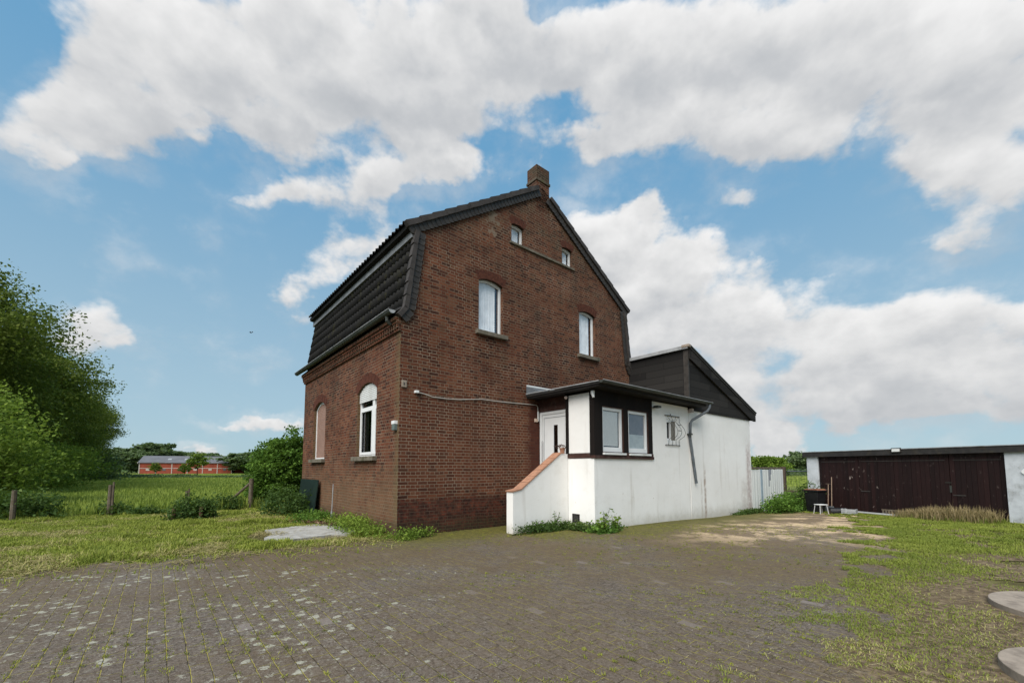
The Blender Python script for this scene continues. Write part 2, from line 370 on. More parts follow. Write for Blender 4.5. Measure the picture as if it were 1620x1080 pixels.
def plank_mat(name, c1, c2, flake=None, flake_amt=0, width=.12, rough=.6, low=None):
    m, N, b = newmat(name, rough, .2); U = uv(N); x, z, _ = N.sep(U)
    idn = N.new('ShaderNodeTexWhiteNoise', _noise_dimensions='1D', W=N.math('FLOOR', N.math('DIVIDE', x, width))).outputs[0]
    vs = N.comb(N.math('MULTIPLY', x, 12), z, 0)
    t = N.math('ADD', N.math('MULTIPLY', N.noise(vs, 2.5, 5, .6), .6), N.math('MULTIPLY', idn, .4))
    c = N.ramp(t, [(.25, c1), (.75, c2)])
    if flake:
        fl = N.step(N.math('ADD', N.noise(N.comb(N.math('MULTIPLY', x, 2.2), z, 0), 4.5, 5, .65), N.math('MULTIPLY', N.noise(U, .5, 2, .5), .2)), 1-flake_amt, 1-flake_amt+.03)
        fl = N.math('MULTIPLY', fl, N.math('ADD', .18, N.math('SUBTRACT', 1, N.step(N.math('ABSOLUTE', N.math('SUBTRACT', x, 1.95)), .1, 1.1)), clamp=True)) if width == .125 else fl
        c = N.mix(N.math('MULTIPLY', fl, .8), c, flake)
    if low:
        lo = N.math('MULTIPLY', N.math('SUBTRACT', 1, N.step(N.math('ADD', z, N.math('MULTIPLY', N.noise(N.comb(N.math('MULTIPLY', x, 3), z, 0), 3, 4, .7), .9)), .40, .52)), N.math('MULTIPLY', .8, N.math('SUBTRACT', 1, N.step(N.math('ABSOLUTE', N.math('SUBTRACT', x, 2.0)), .7, 1.3))))
        c = N.mix(lo, c, low)
    N.inp(b, 'Base Color', c); N.inp(b, 'Normal', N.bump(N.noise(vs, 6, 4, .6), .4, .004)); return m
def glass_mat(name, tint=(1, 1, 1), refl=.32):
    m = bpy.data.materials.new(name); m.use_nodes = True; N = NT(m.node_tree); N.n.clear()
    g = N.new('ShaderNodeBsdfGlossy', Color=(.9, .95, 1), Roughness=.015); t = N.new('ShaderNodeBsdfTransparent', Color=tint)
    ge = N.new('ShaderNodeNewGeometry').outputs; ca = N.math('ABSOLUTE', N.new('ShaderNodeVectorMath', _operation='DOT_PRODUCT', i0=ge['Normal'], i1=ge['Incoming']).outputs['Value'])
    fr = N.math('ADD', .045, N.math('POWER', N.math('SUBTRACT', 1, ca), 5))
    f = N.math('ADD', N.math('MULTIPLY', fr, .9), refl*.3, clamp=True)
    nb = N.bump(N.noise(obj3(N), 1.6, 2, .5), .12, .01); N.inp(g, 'Normal', nb)
    mx = N.new('ShaderNodeMixShader', i0=f, i1=t.outputs[0], i2=g.outputs[0]); o = N.n.new('ShaderNodeOutputMaterial'); N.l.new(mx.outputs[0], o.inputs[0]); return m
def leaf_mat(name, dark, light, hl=None, trans=.25):
    m = bpy.data.materials.new(name); m.use_nodes = True; N = NT(m.node_tree); b = N.n['Principled BSDF']
    t = N.attr('tint'); c = N.ramp(t, [(0, dark), (.75, light), (1, hl or light)])
    N.inp(b, 'Base Color', c); b.inputs['Roughness'].default_value = .65; b.inputs['Specular IOR Level'].default_value = .12
    tr = N.new('ShaderNodeBsdfTranslucent', Color=N.mix(.35, c, (.16, .26, .02)))
    mx = N.new('ShaderNodeMixShader', i0=trans, i1=b.outputs[0], i2=tr.outputs[0]); N.l.new(mx.outputs[0], N.n['Material Output'].inputs[0]); return m

M = {}
M['brick_gable'] = brick_mat('brick_gable', 'gable'); M['brick_left'] = brick_mat('brick_left', 'left'); M['brick'] = brick_mat('brick_plain', 'x')
M['arch'] = rowlock_mat(); M['render'] = plaster_mat(); M['tile'] = tile_mat(); M['tile_verge'] = tile_mat('verge_tile', (.042, .036, .033), .2)
M['slate'] = simple('slate', (.040, .034, .029), .6, .35, 8); M['shingle'] = shingle_mat()
M['zinc'] = simple('zinc', (.050, .054, .048), .55, .35, 5, dirt=(.045, .05, .02), dirt_amt=.6); M['zinc_light'] = simple('zinc_light', (.31, .315, .32), .5, .25, 5, dirt=(.12, .12, .1))
M['zinc_pipe'] = simple('zinc_pipe', (.115, .13, .145), .5, .2, 6, dirt=(.05, .055, .055), dirt_amt=.5)
M['pvc'] = simple('white_frame', (.72, .72, .71), .4, .04, 3); M['pvc_dirty'] = simple('white_sill', (.66, .66, .64), .5, .08, 3, dirt=(.35, .33, .28), dirt_amt=.4)
M['stone'] = simple('sill_stone', (.145, .125, .095), .85, .3, 7, bump=.004, dirt=(.055, .055, .025), dirt_amt=.8)
M['chim'] = simple('chimney_head', (.075, .058, .040), .9, .6, 9, bump=.012, dirt=(.10, .095, .035), dirt_amt=.7)
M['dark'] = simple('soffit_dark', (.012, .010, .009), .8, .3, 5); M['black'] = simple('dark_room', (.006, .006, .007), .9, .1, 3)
M['timber'] = plank_mat('dark_timber', (.005, .0038, .0034), (.013, .0085, .0068), width=.4, rough=.85)
M['brownbeam'] = simple('brown_beam', (.05, .021, .015), .7, .3, 8, dirt=(.12, .09, .08), dirt_amt=.4)
M['terracotta'] = simple('terracotta', (.36, .185, .115), .8, .22, 10, bump=.003, dirt=(.22, .13, .09), dirt_amt=.5)
M['shutter_pink'] = simple('roller_shutter', (.30, .185, .145), .6, .08, 3); M['curtain'] = simple('net_curtain', (.80, .82, .84), .9, .15, 4)
M['blind'] = simple('blind', (.82, .82, .80), .7, .03, 3); M['glass'] = glass_mat('window_glass'); M['glass_dark'] = glass_mat('dark_glass', (.35, .35, .36), .15)
M['iron'] = simple('wrought_iron', (.045, .040, .036), .5, .3, 6); M['cable'] = simple('pale_cable', (.45, .42, .37), .6, .1, 8); M['lampbeige'] = simple('beige_plastic', (.55, .42, .33), .5, .1, 5)
M['door_brown'] = plank_mat('brown_boards', (.0090, .0042, .0042), (.022, .0085, .0080), flake=(.33, .27, .24), flake_amt=.268, width=.125, low=(.17, .11, .095))
M['dirtywhite'] = simple('dirty_white_wall', (.50, .52, .54), .85, .16, 3.5, bump=.008, dirt=(.22, .22, .21), dirt_amt=.7)
M['fascia'] = simple('felt_fascia', (.026, .024, .023), .85, .3, 5, dirt=(.09, .07, .035), dirt_amt=.3)
M['fence_white'] = plank_mat('white_boards', (.58, .59, .57), (.74, .74, .71), width=.11); M['board_blue'] = simple('bluish_board', (.30, .37, .42), .6, .12, 3); M['board_grey'] = simple('bare_board', (.24, .25, .27), .7, .2, 5)
M['wood'] = simple('weathered_wood', (.11, .085, .058), .9, .35, 12, bump=.006, dirt=(.22, .21, .18), dirt_amt=.5)
M['wood_dark'] = simple('dark_wood', (.075, .052, .038), .9, .3, 10, bump=.006)
M['concrete'] = simple('concrete', (.29, .235, .185), .9, .18, 9, bump=.005, dirt=(.14, .11, .085), dirt_amt=.55)
M['slab'] = simple('pale_slab', (.35, .335, .305), .9, .25, 5, bump=.008, dirt=(.15, .12, .085), dirt_amt=.6)
M['blackplastic'] = simple('black_plastic', (.010, .010, .011), .45, .3, 5); M['rust_lid'] = simple('rusty_lid', (.22, .085, .045), .8, .35, 8, dirt=(.3, .2, .15))
M['aluminium'] = simple('aluminium', (.45, .45, .45), .4, .1, 6); M['handle_wood'] = simple('handle_wood', (.30, .21, .15), .8, .2, 12)
M['greenpanel'] = simple('dark_green_panel', (.010, .020, .018), .5, .3, 3, dirt=(.02, .035, .02)); M['farbrick'] = simple('far_brick', (.32, .070, .042), .9, .2, .8); M['farroof'] = simple('fibre_cement', (.13, .13, .14), .9, .2, .5)
M['bark'] = simple('bark', (.05, .040, .028), .95, .4, 6, bump=.02); M['pale'] = simple('pale_trim', (.50, .42, .38), .8, .1, 2)
M['leaf_tree'] = leaf_mat('tree_leaves', (.042, .068, .014), (.155, .195, .034), (.27, .30, .055), .34); M['leaf_light'] = leaf_mat('light_leaves', (.075, .130, .020), (.20, .28, .042), (.33, .40, .07), .38)
M['leaf_bush'] = leaf_mat('bush_leaves', (.042, .10, .018), (.13, .23, .036), (.19, .32, .05), .35); M['leaf_dark'] = leaf_mat('bramble_leaves', (.024, .052, .014), (.070, .12, .028), (.14, .19, .05), .3); M['leaf_far'] = leaf_mat('far_leaves', (.075, .115, .055), (.15, .20, .09), (.20, .25, .10), .35)
M['grass'] = leaf_mat('grass_blades', (.12, .165, .028), (.31, .345, .062), (.48, .43, .17), .3); M['grass_field'] = leaf_mat('field_grass', (.15, .22, .032), (.32, .38, .08), (.48, .42, .24), .38)
M['grass_dry'] = leaf_mat('dry_grass', (.13, .12, .035), (.33, .25, .13), (.46, .36, .21), .2); M['moss'] = leaf_mat('joint_moss', (.11, .13, .018), (.27, .28, .04), (.42, .38, .09), .15)
M['hay'] = leaf_mat('cut_grass', (.14, .10, .045), (.34, .29, .12), (.48, .43, .24), .1); M['litter'] = leaf_mat('leaf_litter', (.05, .025, .015), (.17, .10, .06), (.28, .2, .13), 0)

# ------------------------------------------------------------------ ground
Cx, Cy = -2.586, 9.623; UX, UY = .76736, .64122      # house corner and gable direction
def hw(a, b, z=0): return (Cx+UX*a-UY*b, Cy+UY*a+UX*b, z)
HROT = math.atan2(UY, UX)
def to_house(x, y):
    X = x-Cx; Y = y-Cy; return X*UX+Y*UY, -X*UY+Y*UX
# how far the yard is overgrown (0 bare paving .. 1 grass)
def lineside(x, y, P):
    """signed horizontal distance to the right of a polyline of (y -> x)"""
    ys = [p[1] for p in P]; xs = [p[0] for p in P]; return x-np.interp(y, ys, xs)
LB = [(2.2, 0), (2.6, 3.0), (4.3, 5.2), (6.2, 6.6), (7.6, 8.0), (8.7, 9.6), (9.6, 11.3), (11.2, 12.6), (12.6, 14.5), (13, 18)]
LL = [(-9.5, 0), (-8.2, 4.0), (-7.2, 6.1), (-6.6, 7.1), (-5.3, 7.65), (-4.4, 8.3), (-2.4, 9.45)]
def wild(x, y):
    n = fbm(x, y, 1.1, 4, 1); n2 = fbm(x, y, 3.0, 3, 5)
    r = lineside(x, y, LB)+(n-.5)*2.2
    w = .5*sstep((r+2.6)/2.2)*(n2*1.5) + .75*sstep((r+.5)/1.1)
    return np.clip(w, 0, 1)
def left_edge(x, y):
    """positive on the lawn side of the ragged left edge"""
    d = np.interp(x, [p[0] for p in LL], [p[1] for p in LL])+np.clip(np.asarray(x)+2.4, 0, 9)*4; return (y-d)*.8+(fbm(x, y, 1.6, 4, 9)-.5)*1.0
def grid_mesh(name, xs, ys, zf, mat, keep=None, attrs=None, kind='structure'):
    X, Y = np.meshgrid(xs, ys, indexing='ij'); Z = zf(X, Y); nx, ny = X.shape
    co = np.stack([X, Y, Z], -1).reshape(-1, 3)
    i = np.arange((nx-1)*(ny-1)); a = (i//(ny-1))*ny+i % (ny-1); q = np.stack([a, a+ny, a+ny+1, a+1], 1)
    if keep is not None:
        cx = X.reshape(-1)[q].mean(1); cy = Y.reshape(-1)[q].mean(1); q = q[keep(cx, cy)]
    me = bpy.data.meshes.new(name); me.vertices.add(len(co)); me.vertices.foreach_set('co', co.ravel())
    me.loops.add(q.size); me.loops.foreach_set('vertex_index', q.ravel().astype(np.int32)); me.polygons.add(len(q))
    me.polygons.foreach_set('loop_start', np.arange(0, q.size, 4, dtype=np.int32)); me.update(calc_edges=True)
    for k, fn in (attrs or {}).items():
        at = me.attributes.new(k, 'FLOAT', 'POINT'); at.data.foreach_set('value', fn(co[:, 0], co[:, 1]).astype(np.float32))
    me.materials.append(mat); o = bpy.data.objects.new(name, me); col.objects.link(o); o['kind'] = kind; return o

m, N, b = newmat('meadow_ground', .95, .1); P3 = obj3(N)
c = N.ramp(N.noise(P3, .35, 6, .6), [(.3, (.09, .125, .025)), (.5, (.14, .18, .035)), (.7, (.21, .21, .065))])
c = N.mix(N.step(N.noise(P3, 6, 5, .65), .45, .7), c, (.09, .115, .03))
near = N.step(N.sep(P3)[1], 35, 15)
soil = N.ramp(N.noise(P3, 2.2, 6, .65), [(.35, (.055, .042, .022)), (.55, (.11, .10, .035)), (.7, (.20, .165, .08))])
c = N.mix(N.math('SUBTRACT', 1, N.step(N.sep(P3)[1], 12, 22)), c, soil)
far = N.step(N.sep(P3)[1], 60, 300); c = N.mix(far, c, (.10, .16, .045))
N.inp(b, 'Base Color', c); N.inp(b, 'Normal', N.bump(N.noise(P3, 25, 4, .7), .6, .03)); M['meadow'] = m
def spread(lo, hi, near, step, fac=1.35):
    a = list(np.arange(-near, near+1e-6, step)); s = step; v = near
    while v < hi: s *= fac; v += s; a.append(min(v, hi))
    s = step; v = -near
    while v > lo: s *= fac; v -= s; a.insert(0, max(v, lo))
    return np.array(a)
gxs = spread(-2500, 2500, 24, .4); gys = spread(-300, 3500, 24, .4)
def gz_(x, y): return tz(x, y)+(fbm(x, y, .8, 3, 3)-.5)*.10*sstep(left_edge(x, y)/2.0)*(np.abs(x) < 60)*sstep((y-1)/4)*(y < 80)
ground = grid_mesh('ground', gxs, gys, lambda x, y: gz_(x, y)-.004, M['meadow'])

# paved yard
m, N, b = newmat('old_pavers', .85, .25); P3 = obj3(N); x, y, z = N.sep(P3)
# to house axes: rows run along the side wall
ua = N.math('ADD', N.math('MULTIPLY', x, UX), N.math('MULTIPLY', y, UY)); va = N.math('ADD', N.math('MULTIPLY', x, -UY), N.math('MULTIPLY', y, UX))
H = N.comb(va, ua, 0)
H2 = N.vmath('ADD', H, N.vmath('SCALE', N.vmath('SUBTRACT', N.noise(H, 1.1, 3, .6, 0, 'Color'), (.5, .5, .5)), .03))
H2 = N.vmath('ADD', H2, N.vmath('SCALE', N.vmath('SUBTRACT', N.noise(H, 14, 2, .6, 0, 'Color'), (.5, .5, .5)), .016))
bt = N.new('ShaderNodeTexBrick', _offset=.5, _offset_frequency=2, Vector=H2, Color1=(0, 0, 0), Color2=(1, 1, 1), Mortar=(.5, .5, .5), Scale=1, Mortar_Size=.005, Mortar_Smooth=.8, Bias=0, Brick_Width=.23, Row_Height=.131)
t = N.sep(bt.outputs[0])[0]
wl = N.attr('wild')
fine = N.noise(P3, 110, 3, .7); spk = N.noise(P3, 230, 2, .6)
c = N.ramp(N.math('ADD', N.math('MULTIPLY', t, .45), N.math('MULTIPLY', N.noise(P3, 1.1, 5, .6), .55)), [(.2, (.084, .063, .047)), (.55, (.112, .086, .065)), (.85, (.140, .111, .086))])
c = N.mix(N.step(N.math('ADD', fine, N.math('MULTIPLY', spk, .4)), .66, .86), c, (.20, .17, .145))
c = N.mix(N.math('MULTIPLY', N.step(N.noise(P3, 38, 4, .75), .48, .60), .75), c, (.040, .030, .023))
c = N.mix(N.math('MULTIPLY', N.step(N.noise(N.vmath('ADD', P3, (7, 3, 0)), 26, 5, .75), .52, .62), .65), c, (.20, .165, .135))
c = N.mix(N.math('MULTIPLY', N.step(N.noise(N.vmath('ADD', P3, (1, 9, 0)), 9, 6, .75), .50, .64), .5), c, (.10, .066, .040))
c = N.mix(N.math('MULTIPLY', N.math('GREATER_THAN', N.noise(N.vmath('ADD', P3, (4, 9, 0)), 55, 2, .5), .70), .8), c, (.42, .38, .32))
# the odd paler replaced stone
odd = N.math('GREATER_THAN', t, .985); c = N.mix(N.math('MULTIPLY', odd, .5), c, (.25, .21, .19))
# brown dirt film
dm = N.step(N.math('ADD', N.noise(P3, .35, 5, .65), N.math('MULTIPLY', N.noise(P3, 2.5, 4, .6), .25)), .46, .70)
c = N.mix(N.math('MULTIPLY', dm, N.math('ADD', .40, N.math('MULTIPLY', N.step(y, 4.5, 7.0), .35))), c, (.115, .078, .042))
# sandy pale drifts towards the back of the yard
sd_ = N.math('MULTIPLY', N.step(y, 7.5, 10.5), N.step(x, 2.5, 5.5))
sm = N.math('MULTIPLY', sd_, N.step(N.math('ADD', N.noise(N.comb(N.math('MULTIPLY', x, .8), N.math('MULTIPLY', y, .8), 0), 1.0, 7, .72), N.math('MULTIPLY', fine, .10)), .53, .62))
c = N.mix(N.math('MULTIPLY', sd_, .45), c, (.24, .165, .105)); 
c = N.mix(N.math('MULTIPLY', sm, .85), c, (.62, .45, .28))
# olive moss along the walls
hu = N.math('SUBTRACT', ua, UX*Cx+UY*Cy); hv = N.math('SUBTRACT', va, -UY*Cx+UX*Cy)
wallv = N.math('ADD', hv, N.math('MULTIPLY', N.step(hu, 2.2, 2.5), N.math('ADD', 1.2, N.math('MULTIPLY', N.step(hu, 4.0, 4.3), 1.0))))   # distance in front of the front walls (negative)
mo = N.math('MULTIPLY', N.step(N.math('ADD', wallv, N.math('MULTIPLY', N.math('SUBTRACT', N.noise(P3, 1.8, 5, .65), .5), 1.6)), -2.3, -.5), N.step(hu, -1.2, .3))
c = N.mix(N.math('MULTIPLY', mo, .95), c, N.ramp(N.noise(P3, 9, 4, .6), [(.3, (.055, .050, .011)), (.65, (.125, .115, .022))]))
# lichen: pale ragged spots, more on the left
lv = N.vmath('ADD', P3, N.vmath('SCALE', N.noise(P3, 24, 4, .7, 0, 'Color'), .09)); li = N.math('ADD', N.vor(lv, 7.0), N.math('MULTIPLY', N.math('SUBTRACT', .5, N.noise(P3, 3.2, 3, .6)), .9))
zone = N.math('MULTIPLY', N.step(N.noise(P3, .8, 4, .6), .34, .56), N.math('SUBTRACT', 1, N.step(x, -2.0, .8)))
zone = N.math('MULTIPLY', zone, N.math('SUBTRACT', 1, N.step(y, 6.2, 8.0)))
ls = N.math('MULTIPLY', N.math('LESS_THAN', N.math('ADD', li, N.math('MULTIPLY', N.noise(P3, 45, 3, .6), .45)), N.math('ADD', .10, N.math('MULTIPLY', zone, .36))), 1.0)
c = N.mix(N.math('MULTIPLY', N.step(N.noise(N.vmath('ADD', P3, (2, 5, 0)), 17, 5, .75), .56, .60), N.math('MULTIPLY', zone, .55)), c, (.27, .25, .20))
c = N.mix(N.math('MULTIPLY', ls, .80), c, N.ramp(N.noise(P3, 60, 2, .5), [(.3, (.24, .225, .17)), (.7, (.44, .42, .33))]))
# joints: dirt, brown and yellow-green moss
jm = N.step(N.noise(P3, 1.3, 5, .65), .30, .50)
jc = N.mix(N.step(N.noise(P3, 7, 5, .7), .40, .54), (.052, .036, .018), (.32, .27, .05))
jd = N.mix(jm, (.045, .033, .022), jc)
wide = N.step(N.math('ADD', bt.outputs['Fac'], N.math('MULTIPLY', N.noise(P3, 22, 4, .7), .55)), .46, .90)
c = N.mix(N.math('MULTIPLY', wide, .88), c, jd)
# overgrown: soil and dry litter
sc = N.ramp(N.noise(P3, 11, 6, .7), [(.32, (.045, .028, .016)), (.5, (.13, .088, .048)), (.64, (.27, .20, .11))])
wm = N.step(N.math('ADD', wl, N.math('MULTIPLY', N.math('SUBTRACT', N.noise(P3, 4, 6, .75), .5), 1.1)), .38, .62)
c = N.mix(N.math('MULTIPLY', wm, .85), c, sc)
N.inp(b, 'Base Color', c)
hh = N.math('SUBTRACT', N.math('ADD', N.math('MULTIPLY', fine, .25), N.math('MULTIPLY', t, .25)), bt.outputs['Fac'])
N.inp(b, 'Normal', N.bump(hh, .7, .012)); M['pavers'] = m
ux_, uy_ = np.arange(-10, 15.2, .1), np.arange(-2, 19.2, .1)
def keep_yard(x, y):
    a, bb = to_house(x, y)
    return (left_edge(x, y) < 0) & ((bb < -.02) | (a < 0)) & (lineside(x, y, LB) < 1.8+(fbm(x, y, 1.3, 3, 4)-.5)*3) & ~((a > .2) & (bb > -.05)) & (y < 17.6) & ~((a < 0.2) & (y > 9.6))
yard = grid_mesh('paved_yard', ux_, uy_, lambda x, y: tz(x, y)+.010+(fbm(x, y, .7, 3, 8)-.5)*.03, M['pavers'], keep_yard, {'wild': wild})

# ------------------------------------------------------------------ leaves and blades
def tri_mesh(name, verts, faces_n, tint, mat, parent=None, quad=True):
    """verts (n, k, 3) polygons with k corners each"""
    n, k, _ = verts.shape; me = bpy.data.meshes.new(name); me.vertices.add(n*k); me.vertices.foreach_set('co', verts.reshape(-1).astype(np.float32))
    me.loops.add(n*k); me.loops.foreach_set('vertex_index', np.arange(n*k, dtype=np.int32)); me.polygons.add(n)
    me.polygons.foreach_set('loop_start', np.arange(0, n*k, k, dtype=np.int32)); me.update(calc_edges=True)
    at = me.attributes.new('tint', 'FLOAT', 'POINT'); at.data.foreach_set('value', np.repeat(np.clip(tint, 0, 1), k).astype(np.float32))
    me.materials.append(mat); o = bpy.data.objects.new(name, me); col.objects.link(o)
    if parent: o.parent = parent
    return o
def leaf_quads(P, size, up=.35, aspect=.6):
    n = len(P); nrm = rng.normal(size=(n, 3)); nrm[:, 2] = np.abs(nrm[:, 2])+up; nrm /= np.linalg.norm(nrm, axis=1)[:, None]
    t = rng.normal(size=(n, 3)); t -= (t*nrm).sum(1)[:, None]*nrm; t /= np.linalg.norm(t, axis=1)[:, None]; bt_ = np.cross(nrm, t)
    s = size*(.6+.8*rng.random(n))[:, None]
    fold = nrm*s*.18
    return np.stack([P-t*s, P-bt_*s*aspect+fold, P+t*s, P+bt_*s*aspect+fold], 1)
def blade_tris(P, h, w, lean=.45, bend=.6):
    """bent blades: two quads-ish as 4-corner polygons: base L, base R, tip... (diamond)"""
    n = len(P); a = rng.random(n)*2*np.pi; d = np.stack([np.cos(a), np.sin(a), np.zeros(n)], 1)
    side = np.stack([-np.sin(a), np.cos(a), np.zeros(n)], 1)
    ln = (lean*rng.random(n))[:, None]; h = np.asarray(h)[:, None] if hasattr(h, '__len__') else h
    w = np.asarray(w)[:, None] if hasattr(w, '__len__') else w
    up = np.array([0, 0, 1.])
    mid = P+up*h*.55+d*h*ln*.35; tip = P+up*h*(1-.25*ln)+d*h*ln
    v1 = np.stack([P-side*w, P+side*w, mid+side*w*.8, mid-side*w*.8], 1); v2 = np.stack([mid-side*w*.8, mid+side*w*.8, tip+side*w*.1, tip-side*w*.1], 1)
    return np.concatenate([v1, v2], 0)
def scatter(n, x0, x1, y0, y1, dens):
    x = rng.uniform(x0, x1, n); y = rng.uniform(y0, y1, n); k = rng.random(n) < dens(x, y); return x[k], y[k]
def inhouse(x, y):
    a, bb = to_house(x, y)
    return ((a > -.03) & (a < 9.1) & (bb > -.03) & (bb < 8.4)) | ((a > 4.15) & (a < 14.0) & (bb > -2.25) & (bb < 8)) | ((a > 2.2) & (a < 4.3) & (bb > -1.35) & (bb < .1))
def visible(x, y): return (np.abs(x) < 1.27*y+.3) & (y > 2.2)

GRP = {}
def grass_patch(name, label, x, y, h, w, tint, mat, lean=.5, zf=tz, cat='grass'):
    P = np.stack([x, y, zf(x, y)], 1); v = blade_tris(P, h, w, lean); tt = np.concatenate([tint, tint])
    o = tri_mesh(name, v, None, tt, mat); tag(o, label, cat, kind='stuff'); return o

# mown lawn on the left
def d_lawn(x, y):
    le = left_edge(x, y); k = visible(x, y) & ~inhouse(x, y)
    slab = ((x+4.85)/1.35)**2+((y-10.1)/1.25)**2 < .8
    return np.where(k & ~slab, sstep((le+.25)/.5)*(.35+.9*fbm(x, y, 2.2, 3, 2))+.16*sstep((le+1.3)/1.0)*(fbm(x, y, 3.4, 3, 12) > .52), 0)*np.where(y > 14, .5, 1)
x, y = scatter(760000, -24, 0, 3.5, 19, d_lawn)
hgt = (.03+.075*fbm(x, y, 1.6, 3, 11)**1.5)*(.6+.8*rng.random(len(x)))*(1+.8*(fbm(x, y, .9, 2, 21) > .62))
dryn = fbm(x, y, 1.0, 4, 31); tint = .18+.6*fbm(x, y, 2.5, 3, 41)+.18*rng.random(len(x))+.55*sstep((dryn-.50)/.16)*(rng.random(len(x)) < .5)
grass_patch('mown_grass', 'short mown green lawn with yellowed patches left of the brick house', x, y, hgt, .0042+.00055*y, tint, M['grass'], .9, gz_)
# hay lying in swathes
def d_hay(x, y): return np.where(visible(x, y) & ~inhouse(x, y), sstep((left_edge(x, y)+.3)/.5)*sstep((fbm(x, y, 1.0, 4, 31)-.47)/.12)*.9+.07*sstep((left_edge(x, y)+1.1)/.9)+.35*(np.abs(left_edge(x, y)+.1) < .35)*(fbm(x, y, 2.4, 3, 14) > .5), 0)
x, y = scatter(150000, -20, -1, 4, 14, d_hay); P = np.stack([x, y, gz_(x, y)+.02+.03*rng.random(len(x))], 1)
a = rng.random(len(x))*np.pi*2; L = (.05+.09*rng.random(len(x)))[:, None]; d = np.stack([np.cos(a), np.sin(a), rng.normal(size=len(x))*.25], 1); s_ = np.stack([-np.sin(a), np.cos(a), 0*a+.3], 1)*.003
v = np.stack([P-d*L-s_, P-d*L+s_, P+d*L+s_, P+d*L-s_], 1)
tag(tri_mesh('cut_grass', v, None, .25+.6*rng.random(len(x)), M['hay']), 'pale dried cuttings lying on the left lawn', 'cut grass', kind='stuff')
# tall meadow behind the posts
def fence_line(x): return np.interp(x, [-30, -14.3, -13.2, -9.8, -7.5], [9, 12.0, 13.6, 15.8, 17.3])
def d_field(x, y): return np.where(visible(x, y) & (y > fence_line(x)+.2) & ~inhouse(x, y), sstep((y-fence_line(x)-.2)/.8), 0)
x, y = scatter(260000, -60, -4, 12, 45, lambda x, y: d_field(x, y)*np.clip(18/y, .1, 1)**1.2)
hgt = (.15+.36*fbm(x, y, .5, 3, 13))*np.clip(26/y, .5, 1)*(.6+.7*rng.random(len(x))); tint = .05+.62*fbm(x, y, .30, 4, 43)+.22*rng.random(len(x))+.22*sstep((y-22)/14)*fbm(x, y, .2, 3, 3)
grass_patch('meadow_grass', 'tall green meadow grass beyond the row of wooden posts', x, y, hgt, .010+.0009*y, tint, M['grass_field'], .5)
x, y = scatter(120000, -100, 60, 40, 105, lambda x, y: np.where(visible(x, y) & ~((x > -8) & (x < 14)), 1, 0)*.8)
hgt = .12+.22*rng.random(len(x)); tint = .25+.5*fbm(x, y, .12, 3, 53)+.25*rng.random(len(x))
grass_patch('far_meadow_grass', 'pale green far meadow stretching to the red barn', x, y, hgt, .05, tint, M['grass_field'], .5)
# ditch vegetation
x, y = scatter(60000, -78, -24, 60, 72, lambda x, y: np.exp(-((y-66-(x+50)*.05)/1.6)**2)*(.2+fbm(x, y, .25, 3, 3)))
v = leaf_quads(np.stack([x, y, rng.random(len(x))*.9*fbm(x, y, .3, 3, 7)], 1), .16)
tag(tri_mesh('ditch_weeds', v, None, .1+.5*rng.random(len(x)), M['leaf_far']), 'dark band of weeds along the ditch in front of the barn', 'weeds', kind='stuff')

# right lawn and weeds in the paving
def d_right(x, y):
    w = wild(x, y); k = visible(x, y) & ~inhouse(x, y) & (lineside(x, y, LB) > -3.5) & (y < 18) & ((x-12.3)*.94+(y-18)*.34 < .15)
    full = sstep((lineside(x, y, LB)+(fbm(x, y, 1.1, 4, 1)-.5)*2.2)/1.2)
    far_ = sstep((y-7.0)/2.5)
    dd = (full*(.16+.79*far_)*(.10+.95*sstep((fbm(x, y, 3.4, 4, 17)-.45)/.10)))+ (1-full)*.9*sstep((w*fbm(x, y, 2.6, 4, 6)-.17)/.035)
    for (mx, my, mr) in ((6.05, 4.50, .78), (4.25, 3.00, .65)): dd = np.where((x-mx)**2+(y-my)**2 < mr*mr, 0, dd)
    return np.where(k, dd, 0)
x, y = scatter(820000, .8, 16, 2.2, 17.5, d_right)
far_ = sstep((y-6.5)/2.5)
hgt = (.014+.040*fbm(x, y, 2.0, 3, 61)**1.3)*(.6+.8*rng.random(len(x)))*(1+.5*far_)
tint = .10+.45*fbm(x, y, 2.1, 3, 71)+.20*rng.random(len(x))+.5*(1-.6*far_)*sstep((fbm(x, y, 1.3, 4, 81)-.47)/.15)*(rng.random(len(x)) < .5)
grass_patch('weedy_grass', 'patchy weedy grass creeping over the right side of the yard', x, y, hgt*np.clip((y-1.5)/5.5, .62, 1), .0014+.00045*y, tint, M['grass'], 1.9, lambda x, y: tz(x, y)+.01)
x, y = scatter(260000, .5, 13, 2.2, 13, lambda x, y: np.where(visible(x, y) & ~inhouse(x, y), sstep((lineside(x, y, LB)+2.2)/2.5)*sstep((fbm(x, y, 1.7, 4, 91)-.42)/.15)*.45*np.clip(1.4-y/11, .1, 1), 0))
k = np.ones(len(x), bool)
for (mx, my, mr) in ((6.05, 4.50, .78), (4.25, 3.00, .65)): k &= (x-mx)**2+(y-my)**2 > mr*mr
x = x[k]; y = y[k]; P = np.stack([x, y, tz(x, y)+.018+.02*rng.random(len(x))], 1)
a = rng.random(len(x))*np.pi*2; L = (.008+.028*rng.random(len(x))**1.5)[:, None]; d = np.stack([np.cos(a), np.sin(a), rng.normal(size=len(x))*.15], 1); s_ = np.stack([-np.sin(a), np.cos(a), 0*a+.2], 1)*.0014
v = np.stack([P-d*L-s_, P-d*L+s_, P+d*L+s_, P+d*L-s_], 1)
